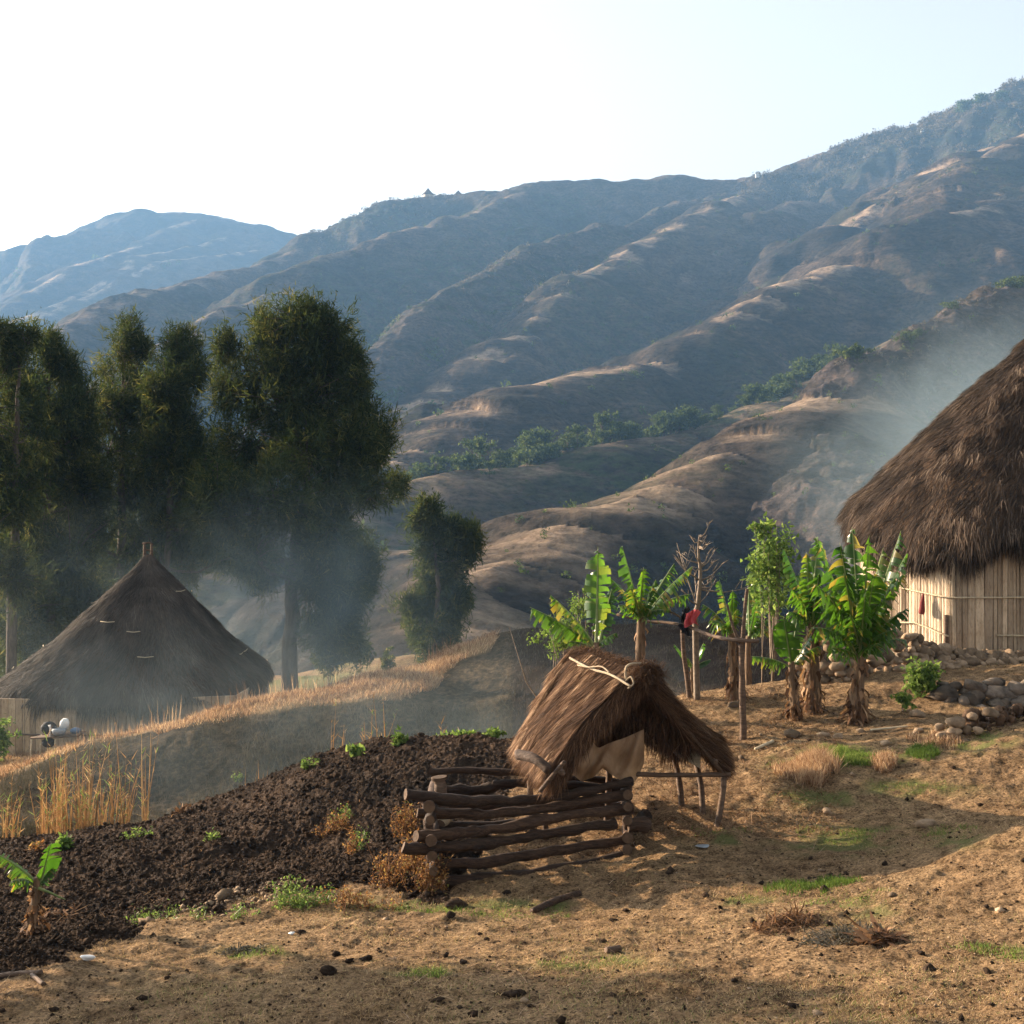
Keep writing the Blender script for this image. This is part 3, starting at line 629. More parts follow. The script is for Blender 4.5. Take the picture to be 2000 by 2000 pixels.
scatter_wood('woodland', [(-50,760,250,700,900,3.0,.55),(640,900,600,860,260,4,.5),(700,1150,640,900,420,2.6,.62),(1100,1500,500,800,160,3,.75),(0,400,1750,2300,260,9,.55),(1350,1900,170,330,300,1.5,.35),(500,800,230,420,200,2.2,.5),(500,1950,420,1350,900,2.0,-9),(900,1900,150,420,260,.9,-9)], 'hillleaf', 61, 'loose green trees and bushes in the folds of the far slopes', 'woodland')
scatter_wood('scrub', [(1440,2050,1310,1405,1500,3.4,-9),(1750,2050,1200,1330,500,3.0,-9),(600,900,1380,1500,260,3.0,-9),(1600,2050,280,345,260,1.0,-9),(900,1130,830,1010,200,2.4,-9)], 'scrub', 62, 'grey brown scrub along the upper ridges', 'scrub')
# village on the skyline and two pale sheds
def tiny_hut(px, Yd, r, h, wall, label, mat='thatch', sq=False):
    x = (px-1000)*Yd/F; z = HZt(x, Yd)-.3; root = empty('skyline_hut', (x, Yd, z), label, 'hut', 'huts on the far slopes'); n = 4 if sq else 12
    m = MB(); vs = []; a0 = math.pi/4 if sq else 0
    for k in range(n): th = 2*math.pi*k/n+a0; vs += [(r*.8*math.cos(th), r*.8*math.sin(th), -1.5), (r*.8*math.cos(th), r*.8*math.sin(th), wall)]
    m.add(vs, [(2*k, 2*((k+1) % n), 2*((k+1) % n)+1, 2*k+1) for k in range(n)]); m.build('wall', M['bamboo'] if mat == 'thatch' else M['white'], root, False)
    m = MB(); vs = [(r*math.cos(2*math.pi*k/n+a0), r*math.sin(2*math.pi*k/n+a0), wall-.3) for k in range(n)]+[(r*.5*math.cos(2*math.pi*k/n+a0), r*.5*math.sin(2*math.pi*k/n+a0), wall+h*.42) for k in range(n)]+[(0,0,wall+h)]
    m.add(vs, [(k, (k+1) % n, n+(k+1) % n, n+k) for k in range(n)]+[(n+k, n+(k+1) % n, 2*n) for k in range(n)]+[tuple(range(n-1,-1,-1))]); m.build('roof', M[mat], root, False)
tiny_hut(836, 1503, 7.5, 8.0, 2.6, 'tallest pointed thatched hut on the far skyline, left of three')
tiny_hut(860, 1502, 7.2, 3.4, 2.0, 'low flat hut on the far skyline, middle of three')
tiny_hut(895, 1498, 6.0, 5.5, 2.4, 'pointed hut on the far skyline, right of three')
tiny_hut(1479, 1385, 3.6, 1.2, 2.4, 'tiny white shed high on the far slope', 'white', True)
tiny_hut(1801, 1330, 2.8, 1.0, 1.8, 'tiny white shed under the scrubby skyline at the right', 'white', True)
# ================================================================ thatched huts
def superloop(c, hx, hy, e, n, rot=0):
    out = []
    for k in range(n):
        th = 2*math.pi*k/n; cx, sx = math.cos(th), math.sin(th)
        r = (abs(cx)**e+abs(sx)**e)**(-1/e); x = r*cx*hx; y = r*sx*hy
        out.append((c[0]+x*math.cos(rot)-y*math.sin(rot), c[1]+x*math.sin(rot)+y*math.cos(rot)))
    return np.array(out)
def roof_surface(loop, c, zeave, zapex, prof, nh=26, sag=0.0, seed=1, lump=.06, ex=None):
    """rings from the eave loop up to the apex; prof(h) gives the share of the plan left at height share h"""
    n = len(loop); V = []
    for i in range(nh+1):
        h = i/nh; s = prof(h)
        p = np.array([c[0], c[1]])+(loop-np.array([c[0], c[1]]))*s
        th = np.arange(n)/n*2*math.pi
        zz = zeave*(1-h)+zapex*h+(sag*(1-h)**3*(np.sin(th*4+seed))*.5 if sag else 0)*np.ones(n)
        if ex is not None: zz = zz+ex(p, h)
        l = fbm(p[:,0]*1.3+seed, p[:,1]*1.3+zz*1.1, 3, seed)*lump*2
        d = p-np.array([c[0], c[1]]); d /= np.linalg.norm(d, axis=1)[:, None]+1e-6
        p = p+d*(l*(1 if h < .97 else 0))[:, None]
        V.append(np.column_stack([p, zz]))
    return np.array(V)       # (nh+1, n, 3)
def thatch(name, rings, thick, mat_s, mat_b, nst, L, wdt, root, off, seed=1, fringe=1.0, lift=.06, bright=0.0, cla=.7):
    rg = np.random.default_rng(seed); nh, n, _ = rings.shape
    V = rings.reshape(-1, 3); f = []
    for i in range(nh-1):
        k = np.arange(n); k2 = (k+1) % n; f.append(np.stack([i*n+k, i*n+k2, (i+1)*n+k2, (i+1)*n+k], 1))
    f = np.concatenate(f)
    under = rings[0].copy(); cen = under.mean(0); under[:, :2] = cen[:2]+(under[:, :2]-cen[:2])*.955; under[:, 2] -= thick*.15
    inner = rings[nh-2].copy(); inner[:, 2] -= thick*1.5; inner[:, :2] = cen[:2]+(inner[:, :2]-cen[:2])*.7
    o = len(V); V = np.concatenate([V, under, inner]); k = np.arange(n); k2 = (k+1) % n
    f = np.concatenate([f, np.stack([k2, k, o+k, o+k2], 1), np.stack([o+k2, o+k, o+n+k, o+n+k2], 1)])
    body = mesh_np(name, V-off, f, M[mat_b], parent=root)
    # straw: laid downslope in ragged courses
    i = (rg.random(nst)**1.25*(nh-1.02)); j = rg.random(nst)*n
    i0 = i.astype(int); fi = i-i0; j0 = j.astype(int) % n; fj = (j-j.astype(int)); j1 = (j0+1) % n
    p = (rings[i0, j0]*(1-fj)[:, None]+rings[i0, j1]*fj[:, None])*(1-fi)[:, None]+(rings[i0+1, j0]*(1-fj)[:, None]+rings[i0+1, j1]*fj[:, None])*fi[:, None]
    up = rings[i0+1, j0]-rings[i0, j0]; up /= np.linalg.norm(up, axis=1)[:, None]+1e-6
    side = rings[i0, j1]-rings[i0, j0]; side /= np.linalg.norm(side, axis=1)[:, None]+1e-6
    nr = np.cross(side, up); nr /= np.linalg.norm(nr, axis=1)[:, None]+1e-6
    if np.mean((nr*(p-cen)).sum(1)) < 0: nr = -nr
    clump = fbm(p[:,0]*3+p[:,2]*1.0, p[:,1]*3-p[:,2]*.6, 3, seed+9)
    ln = L*rg.uniform(.5, 1.3, nst); d = -up+side*(rg.normal(0, .16, nst)+clump*.5)[:, None]+nr*(rg.uniform(.0, .16, nst))[:, None]
    b = p+nr*(rg.uniform(.0, lift, nst)+np.maximum(clump, 0)*lift*1.2)[:, None]
    tip = b+d*ln[:, None]
    val = np.clip(rg.random(nst)*.75+clump*cla+.12+bright, 0, 1)
    lst = [blades(b, tip, wdt, bend=nr*(ln*.05)[:, None], wdir=side+rg.normal(0, .25, (nst, 3)), val=val)]
    # fringe hanging from the eave
    nf = int(nst*.14*fringe); j = rg.random(nf)*n; j0 = j.astype(int) % n; fj = j-j.astype(int); j1 = (j0+1) % n
    p = rings[0, j0]*(1-fj)[:, None]+rings[0, j1]*fj[:, None]; u2 = rings[0, j0]-rings[2, j0]; u2 /= np.linalg.norm(u2, axis=1)[:, None]+1e-6
    q = rg.random(nf); b = p+(cen-p)*(q*.05)[:, None]+np.array([0,0,1.0])*(.03-q*.02)[:, None]
    cl = fbm(p[:,0]*2.2, p[:,1]*2.2, 3, seed+3)
    ln = thick*rg.uniform(.5, 1.15, nf)*(1+cl*1.6); d = u2*.55+np.array([0,0,-.85])+rg.normal(0, .13, (nf, 3))
    lst.append(blades(b, b+d*ln[:, None], wdt*1.05, val=np.clip(rg.random(nf)*.8+cl*.5+.1+bright, 0, 1)))
    v, f, a = join_blades(lst); mesh_np('straw', v-off, f, M[mat_s], dict(v=a), False, body)
    return body
def bamboo_wall(poly, zb, zt, root, off, w=.16, seed=1, skip_to=None, closed=True):
    """upright flattened bamboo strips, each with its own tone"""
    rg = random.Random(seed); mb = MB(); N = len(poly)
    for e in range(N if closed else N-1):
        a = np.array(poly[e], float); b = np.array(poly[(e+1) % N], float); L = np.linalg.norm(b-a); d = (b-a)/L; nrm = np.array([d[1], -d[0]])
        s = 0
        while s < L-.01:
            ww = min(w*rg.uniform(.45, 1.5), L-s); g = .006; o = rg.uniform(0, .014); lean = rg.uniform(-.012, .012)
            tone = rg.random()
            # each strip is itself slightly ribbed
            nn = 4; vs = []; 
            for q in range(nn+1):
                x = s+g+(ww-2*g)*q/nn; off2 = o+(.008 if q % 2 else 0)
                p0 = a+d*(x-lean)+nrm*off2; p1 = a+d*(x+lean)+nrm*off2
                vs += [(p0[0], p0[1], zb-rg.uniform(0,.03)), (p1[0], p1[1], zt)]
            i0 = a+d*(s+g)-nrm*.03; i1 = a+d*(s+ww-g)-nrm*.03
            vs += [(i1[0], i1[1], zb), (i1[0], i1[1], zt), (i0[0], i0[1], zb), (i0[0], i0[1], zt)]
            m = nn+3; mb.add(vs, [(2*q, 2*((q+1) % m), 2*((q+1) % m)+1, 2*q+1) for q in range(m)]+[tuple(2*q+1 for q in range(m))], 0, tone)
            s += ww
    return mb.build('wall', M['bamboo'], root, False, off)
# ---- left hut
c1_ = P(272, 1200, 33.5); off = np.array([c1_[0], c1_[1], -7.4])
hutA = empty('thatched_hut', off, 'round-peaked thatched hut in shade below the big casuarina trees at the left', 'hut')
loopA = superloop((c1_[0], c1_[1]), 3.42, 3.2, 2.9, 72, .06)
apexA = P(290, 1083, 33.5)
_h = np.array([0,.06,.14,.25,.35,.5,.62,.75,.86,.94,1.0]); _r = np.array([1,.97,.87,.735,.62,.475,.36,.235,.125,.06,.02])
rA = roof_surface(loopA, (apexA[0], apexA[1]), -5.90, apexA[2], lambda h: float(np.interp(h, _h, _r)), 30, 0, 3, .05)
wA = superloop((c1_[0], c1_[1]), 3.16, 2.95, 9, 28, .06)
bamboo_wall([tuple(p) for p in superloop((c1_[0], c1_[1]), 3.18, 2.95, 14, 32, .06)][::-1][::1], -7.7, -5.86, hutA, off, .17, 3)
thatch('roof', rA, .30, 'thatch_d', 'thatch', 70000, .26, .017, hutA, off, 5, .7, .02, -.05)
mb = MB(); t0 = P(290,1092,33.5)
for dx in (-.13, .1): mb.tube([t0+[dx,0,-.25], t0+[dx*.8,0,.12], t0+[dx*.85,0,.42]], [.05,.045,.03], 6)
mb.tube([t0+[-.16,0,.42], t0+[.0,0,.45], t0+[.13,0,.40]], .025, 6); mb.tube([t0+[-.15,0,.25], t0+[.12,0,.24]], .022, 6)
mb.tube([t0+[-.02,0,-.3], t0+[0,0,.1]], [.16,.12], 8)
mb.build('finial', M['wood'], hutA, off=off)
mb = MB(); xl, yl = wA[:,0].min(), wA[:,1].min()
mb.tube([(xl-.03,yl-.13,-6.68),(xl+2.0,yl-.12,-6.73),(xl+4.6,yl-.05,-6.76)], .022, 6)
mb.tube([(xl+.02,yl-.13,-7.25),(xl+2.0,yl-.12,-7.27),(xl+4.6,yl-.05,-7.29)], .018, 6)
mb.build('wall_batten', M['wood'], hutA, off=off)
for _ in range(15):
    mb = MB()
    u = random.random(); v_ = random.random(); i = int(3+u*20); j = int(v_*72) % 72; p = rA[i, j]; q = rA[i, (j+1) % 72]; d = (q-p)/np.linalg.norm(q-p); L_ = random.uniform(.15, .6)
    o_ = (p-rA[i].mean(0)); o_ = o_/np.linalg.norm(o_)*.08+np.array([0,0,.07])
    mb.tube([p+o_, p+o_+d*L_*.5+[0,0,-.02], p+o_+d*L_], .011, 4); mb.build('binding_stick', M['pale'], hutA, off=off)
# drying rack with pots in front of it
rk = P(110, 1438, 28.6); zr_ = G(rk[0], rk[1]); base = np.array([rk[0], rk[1], zr_])
rack = empty('dish_rack', base, 'rough pole table with dishes on it in front of the far hut wall', 'table')
ztop = rk[2]
mb = MB()
for k in range(7): mb.tube([(rk[0]-.52, rk[1]-.2+k*.07, ztop-.01*k), (rk[0]+.1, rk[1]-.2+k*.07, ztop+.02), (rk[0]+.60, rk[1]-.2+k*.07, ztop+.06)], .024, 6, rough=.1)
mb.build('table_top', M['wood'], rack, off=base)
for (dx, dy) in ((-.5,-.18),(.05,-.18),(-.42,.2),(.5,.2)):
    mb = MB(); gz = G(rk[0]+dx, rk[1]+dy); mb.tube([(rk[0]+dx-.04, rk[1]+dy, gz-.1), (rk[0]+dx, rk[1]+dy, ztop)], .022, 6); mb.build('leg', M['pale'], rack, off=base)
mb = MB(); mb.blob((rk[0]-.22, rk[1]+.12, ztop+.17), (.19,.14,.15), 14, 8, .04); tag(mb.build('cooking_pot', M['black']), 'large black cooking pot upturned on the dish rack', 'pot')
mb = MB(); mb.tube([(rk[0]+.13, rk[1]+.1, ztop+.16), (rk[0]+.16, rk[1]+.1, ztop+.30), (rk[0]+.18,rk[1]+.1,ztop+.38)], [.10,.105,.06], 12); tag(mb.build('jerry_can', M['white']), 'white plastic can standing behind the bowl on the dish rack', 'container')
mb = MB(); mb.tube([(rk[0]+.09, rk[1]-.08, ztop+.05), (rk[0]+.09, rk[1]-.08, ztop+.10), (rk[0]+.09, rk[1]-.08, ztop+.19)], [.10,.15,.17], 14); tag(mb.build('wash_bowl', M['grey']), 'grey metal bowl in the middle of the dish rack', 'bowl')
mb = MB(); mb.tube([(rk[0]-.09, rk[1]-.14, ztop+.03), (rk[0]-.09, rk[1]-.14, ztop+.22), (rk[0]-.10, rk[1]-.14, ztop+.29)], [.022,.02,.03], 8); tag(mb.build('ladle', M['white']), 'upright pale ladle in front of the black pot on the dish rack', 'ladle')
mb = MB(); mb.blob((rk[0]+.42, rk[1]+.05, ztop+.12), (.13,.11,.07), 12, 6, .05); tag(mb.build('dish', M['blue']), 'bluish plastic dish at the right end of the dish rack', 'dish')
mb = MB(); mb.blob((rk[0]-.18, rk[1], ztop-.15), (.17,.13,.11), 12, 6, .06); tag(mb.build('cooking_pot', M['black']), 'sooty pot hanging under the top of the dish rack', 'pot')

# ---- right hut
cR = np.array([11.0, 24.5]); offR = np.array([11.0, 24.5, -3.2])
polyR = np.array([(7.11,20.0),(13.6,20.0),(15.2,22.2),(15.2,27),(13.5,29),(8.8,29),(7.5,27),(6.30,21.45)])
hutB = empty('thatched_hut', offR, 'large thatched hut with pale bamboo walls on a stone terrace at the right edge', 'hut')
bamboo_wall([tuple(p) for p in polyR], -3.3, -1.46, hutB, offR, .105, 8)
def rad(poly, th, c):
    best = 0; d = np.array([math.cos(th), math.sin(th)])
    for a, b in zip(poly, np.roll(poly, -1, 0)):
        e = b-a; den = d[0]*e[1]-d[1]*e[0]
        if abs(den) < 1e-9: continue
        w_ = a-c; t = (w_[0]*e[1]-w_[1]*e[0])/den; u = (w_[0]*d[1]-w_[1]*d[0])/den
        if t > 0 and -1e-6 <= u <= 1+1e-6: best = max(best, t)
    return best
nR = 110; ths = np.arange(nR)/nR*2*math.pi; rr = np.array([rad(polyR, t, cR) for t in ths])
ker = np.array([1,2,3,4,3,2,1.]); ker /= ker.sum(); rr2 = np.convolve(np.concatenate([rr[-3:], rr, rr[:3]]), ker, 'valid')*1.045
loopR = cR+np.stack([np.cos(ths), np.sin(ths)], 1)*rr2[:, None]
_hr = np.array([0,.05,.12,.3,.5,.7,.85,.95,1.0]); _rr = np.array([1,.972,.905,.72,.515,.31,.157,.055,.02])
def exR(p, h):
    # the eave hangs lower and shaggier round the left corner
    k = np.exp(-(((p[:,0]-6.7)/1.1)**2+((p[:,1]-20.4)/1.6)**2))*(1-h)**4
    return -k*.48
rB = roof_surface(loopR, cR, -1.16, 3.02, lambda h: float(np.interp(h, _hr, _rr)), 34, 0, 8, .09, exR)
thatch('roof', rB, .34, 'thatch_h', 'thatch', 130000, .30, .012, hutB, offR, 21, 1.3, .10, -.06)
mb = MB()
def along(u0, u1, z0, z1, off_=.04):   # rails tied along front and left faces
    a, b = np.array(polyR[0]), np.array(polyR[1]); c = np.array(polyR[-1])
    return a, b, c
a0, b0, c0 = map(np.array, (polyR[0], polyR[1], polyR[-1]))
nl = np.array([-.866,-.5]); nf_ = np.array([0,-1.0])
def fl(t, z): p = a0+(c0-a0)*t+nl*.045; return np.array([p[0], p[1], z])
def fr(t, z): p = a0+(b0-a0)*t+nf_*.045; return np.array([p[0], p[1], z])
mb.tube([fl(1,-2.12), fl(.6,-2.15), fl(.2,-2.20), fl(0,-2.21)+[-.02,-.02,0], fr(.05,-2.21), fr(.3,-2.20), fr(1,-2.23)], .014, 6, rough=.1)
mb.tube([fl(.98,-2.76), fl(.6,-2.73), fl(.45,-2.70), fl(.3,-2.74), fl(.15,-2.80), fl(0,-2.83)+[-.03,-.03,0]], .014, 6, rough=.15)
mb.tube([fr(.11,-2.82), fr(.3,-2.83), fr(1,-2.84)], .014, 6, rough=.1)
mb.build('wall_batten', M['pale'], hutB, off=offR)
mb = MB(); mb.tube([fl(.04,-3.3), fl(.04,-2.5)], .035, 7); mb.tube([fr(.235,-3.3), fr(.235,-2.6)], .03, 7); mb.build('wall_post', M['wood'], hutB, off=offR)
# woven bag hanging on the lit wall
bg_ = fl(.30, -2.2)+np.array([-.05,-.03,0]); mb = MB()
mb.tube([bg_+[0,0,.02], bg_+[0,0,-.06], bg_+[-.01,0,-.14], bg_+[-.02,0,-.29], bg_+[-.03,0,-.33]], [.010,.026,.040,.052,.04], 10, flat=1, rough=.06)
tag(mb.build('hanging_bag', M['bagred']), 'narrow dark red bag hanging on the sunlit bamboo wall', 'bag')
# ================================================================ stones
def stone_pile(name, spots, label, cat, mat='stone', seed=1, seg=9, ring=6):
    random.seed(seed); mb = MB()
    for (x, y, z, r) in spots:
        k_ = random.choice([.75,.9,1,1,1.15,1.35]); mb.blob((x, y, z), (r*k_*random.uniform(.9,1.45), r*k_*random.uniform(.8,1.1), r*k_*random.uniform(.55,.95)), seg+3, ring+3, .10, 0, random.random(), random.uniform(0, 3), 13)
    return tag(mb.build(name, M[mat]), label, cat)
def wall_spots(pts, rmin, rmax, rows, seed):
    """stones laid in courses along a face; pts: (x, y, zbottom, ztop)"""
    rg = random.Random(seed); out = []
    for (a, b) in zip(pts[:-1], pts[1:]):
        L = math.hypot(b[0]-a[0], b[1]-a[1]); 
        for r_ in range(rows):
            s = rg.uniform(0, .1)
            while s < L:
                r = rg.uniform(rmin, rmax); t = s/L; v = (r_+.5)/rows+rg.uniform(-.25,.25)/rows
                zb = a[2]+(b[2]-a[2])*t; zt = a[3]+(b[3]-a[3])*t
                x = a[0]+(b[0]-a[0])*t; y = a[1]+(b[1]-a[1])*t+v*.35
                out.append((x+rg.uniform(-.03,.03), y+rg.uniform(-.05,.05), zb+(zt-zb)*v, r)); s += r*1.55
    return out
def wp(px, Y, py0, py1): x = (px-1000)*Y/F; return (x, Y, (HZ-py0)*Y/F, (HZ-py1)*Y/F)
stone_pile('terrace_wall', wall_spots([wp(1572,18.9,1345,1272),wp(1600,18.4,1352,1242),wp(1640,18.2,1355,1232),wp(1700,18.4,1350,1232),wp(1760,18.6,1340,1236),wp(1830,19.1,1318,1262),wp(1900,19.2,1300,1280),wp(2060,19.2,1298,1284)], .06, .13, 8, 4)
 +wall_spots([wp(1690,19.6,1268,1240),wp(1740,19.6,1268,1222),wp(1760,19.6,1268,1240),wp(1800,19.7,1275,1258)], .07, .13, 3, 9), 'rough dry stone wall holding up the terrace under the large hut', 'stone wall', seed=5)
stone_pile('low_stone_wall', wall_spots([wp(1850,16.5,1392,1340),wp(1900,16.4,1402,1334),wp(1960,16.3,1404,1336),wp(2080,16.2,1404,1338)], .10, .19, 4, 6), 'low wall of large grey boulders at the right edge', 'stone wall', 'boulder', seed=7, seg=8, ring=6)
sp = wall_spots([wp(1850,14.1,1455,1420),wp(1890,13.9,1465,1425),wp(1930,13.8,1470,1430)], .07, .12, 2, 8)
sp += [(*P(px,py,14.2), r) for px,py,r in ((1868,1412,.13),(1872,1440,.11),(1900,1400,.09),(1935,1392,.08),(1850,1440,.10))]
stone_pile('stone_pile', sp, 'small heap of tan stones in front of the boulder wall', 'stones', seed=9)
# rubble and earth mound with weeds behind that heap
mb = MB(); random.seed(12)
for _ in range(190):
    px = random.uniform(1880, 2090); py = random.uniform(1385, 1440)+max(0, (1930-px))*.25; Y = 14.6+random.uniform(-.4,.5); c = P(px, py, Y); r = random.uniform(.025,.08); mb.blob(c, r, 7, 5, .25, 0, random.random())
for _ in range(40):
    px = random.uniform(1890, 2100); c = P(px, 1425, 14.9+random.uniform(-.3,.3)); mb.blob(c+[0,0,-.12], random.uniform(.12,.24), 9, 6, .2)
tag(mb.build('rubble_mound', M['rubble']), 'mound of dark clods and rubble at the right edge behind the stone heap', 'mound')
def stone(px, py, r, label, mat='stone', fl=.6, group='loose stones on the yard'):
    p = hit(px, py); mb = MB(); mb.blob((0,0,r*fl*.35), (r*1.15, r*.8, r*fl), 16, 10, .14, 0, random.random(), None, 10)
    o = mb.build('stone', M[mat]); o.location = tuple(p); o.rotation_euler[2] = random.uniform(0, 3); return tag(o, label, 'stone', group)
for a in [(1549,1440,.13,'largest pale stone on the ground left of the big banana plant'),(1608,1438,.07,'small stone just right of the largest pale stone'),(1636,1440,.065,'small stone at the foot of the dry leaves of the big banana plant'),(1433,1380,.12,'stone at the foot of the double stemmed banana plant'),(1795,1432,.09,'flat stone on the ground below the boulder wall'),(1812,1612,.10,'smooth grey stone in the shaded hollow'),(1615,1590,.07,'flat half buried stone at the upper edge of the shadow'),(1730,1455,.08,'flat stone between two grass patches'),(1840,1445,.09,'stone just left of the tan stone heap'),(1680,1430,.06,'small stone right of the big banana trunk'),(1790,1400,.10,'dark flat stone in the shade under the boulder wall')]: stone(*a)
for a in [(714,1878,.045,'dark lump on the bare ground below the field corner'),(893,1773,.09,'rough dark stump like clod in front of the pen'),(880,1790,.05,'small slab beside the dark clod in front of the pen'),(1815,1897,.05,'round dark clod near the bottom right'),(1005,1946,.06,'reddish flat clod at the bottom centre'),(905,1882,.04,'flat grey chip at the bottom centre left'),(640,1905,.06,'dark clod cluster on the shaded ground at the bottom left')]: stone(*a, mat='soil', group='dark clods on the yard')
# ================================================================ log pen
pen0 = np.array([.0, 11.9, G(.0, 11.9)])
pen = empty('log_pen', pen0, 'low animal pen of stacked dark logs in front of the thatched shelter', 'pen')
def lg(pts, rad, mat='log', name='log', lump=.1, n=11, parent=pen, off=pen0, flat=1.0):
    Pn = [P(*p) if not isinstance(p, np.ndarray) else p for p in pts]; q = []; r = []
    m = len(Pn)
    for i in range(m-1):
        for u in np.linspace(0, 1, 6)[:-1]:
            # smooth through the given points
            p0, p1, p2, p3 = Pn[max(i-1,0)], Pn[i], Pn[i+1], Pn[min(i+2,m-1)]
            c = .5*((2*p1)+(p2-p0)*u+(2*p0-5*p1+4*p2-p3)*u*u+(3*p1-p0-3*p2+p3)*u**3)
            q.append(c+np.array([0, random.uniform(-1,1)*lump*.12, random.uniform(-1,1)*lump*.11])); r.append(.86*(rad[0]*(1-(i+u)/(m-1))+rad[1]*(i+u)/(m-1))*(1+random.uniform(-1,1)*lump*2.0))
    q.append(Pn[-1]); r.append(rad[1])
    mb = MB(); tone = random.uniform(.1, 1.0); mb.tube(q, r, 10, rough=.06, a=tone, flat=flat, cap=False)
    m_ = len(q); vv = mb.v; mb.add(vv[:10], [tuple(range(9,-1,-1))], 1); mb.add(vv[(m_-1)*10:m_*10], [tuple(range(10))], 1)
    return mb.build(name, [M[mat], M['cut']], parent, off=off)
random.seed(3)
LR = .86
front = [
 [[(792,1551,11.1),(880,1563,11.2),(957,1565,11.35),(1060,1560,11.5),(1150,1545,11.6),(1234,1526,11.75)], (.062,.045)],
 [[(815,1587,11.25),(900,1590,11.3),(983,1588,11.4),(1090,1574,11.55),(1232,1552,11.75)], (.055,.05)],
 [[(812,1632,11.1),(880,1628,11.2),(957,1620,11.35),(1080,1598,11.5),(1234,1578,11.75)], (.062,.055)],
 [[(787,1657,11.0),(860,1657,11.1),(930,1650,11.2),(1010,1637,11.35),(1100,1622,11.5),(1202,1608,11.65)], (.058,.052)],
 [[(850,1690,11.15),(960,1682,11.3),(1080,1662,11.5),(1228,1638,11.75)], (.05,.055)],
 [[(868,1722,11.15),(980,1712,11.3),(1040,1706,11.4),(1215,1672,11.7)], (.06,.05)]]
for pts, r in front: lg(pts, r)
back = [[[(838,1507,12.9),(900,1506,12.95),(1022,1510,13.1),(1120,1520,13.2),(1230,1528,13.3)], (.045,.04)],
 [[(870,1546,12.8),(950,1540,12.9),(975,1532,12.9),(1050,1531,13.0),(1220,1545,13.2)], (.065,.05)],
 [[(850,1580,12.8),(1000,1575,13.0),(1220,1575,13.2)], (.06,.05)],
 [[(850,1615,12.8),(1000,1610,13.0),(1220,1605,13.2)], (.06,.05)]]
for pts, r in back: lg(pts, r)
for k, py in enumerate((1578, 1604, 1642, 1672, 1700)):   # left side, ends showing
    lg([(838+k*2, py, 10.98), (843+k*2, py-22, 11.9), (848+k*2, py-45, 12.95)], (.06,.055))
for k, py in enumerate((1545, 1571, 1598, 1630, 1655)):   # right side
    lg([(1226, py+6, 11.6), (1222, py-12, 12.5), (1216, py-30, 13.4)], (.055,.05))
lg([(1228,1610,11.7),(1262,1612,11.75)], (.075,.08)); lg([(862,1608,11.5),(880,1596,11.55)], (.06,.05), 'pale')
lg([(868,1598,11.6),(862,1550,11.62),(858,1517,11.65)], (.06,.075), 'wood', 'corner_post')
lg([(842,1700,11.3),(836,1600,11.3),(832,1568,11.35)], (.05,.045), 'log', 'corner_post')
lg([(1223,1660,11.95),(1226,1560,11.95),(1228,1530,12.0)], (.045,.04), 'log', 'corner_post')
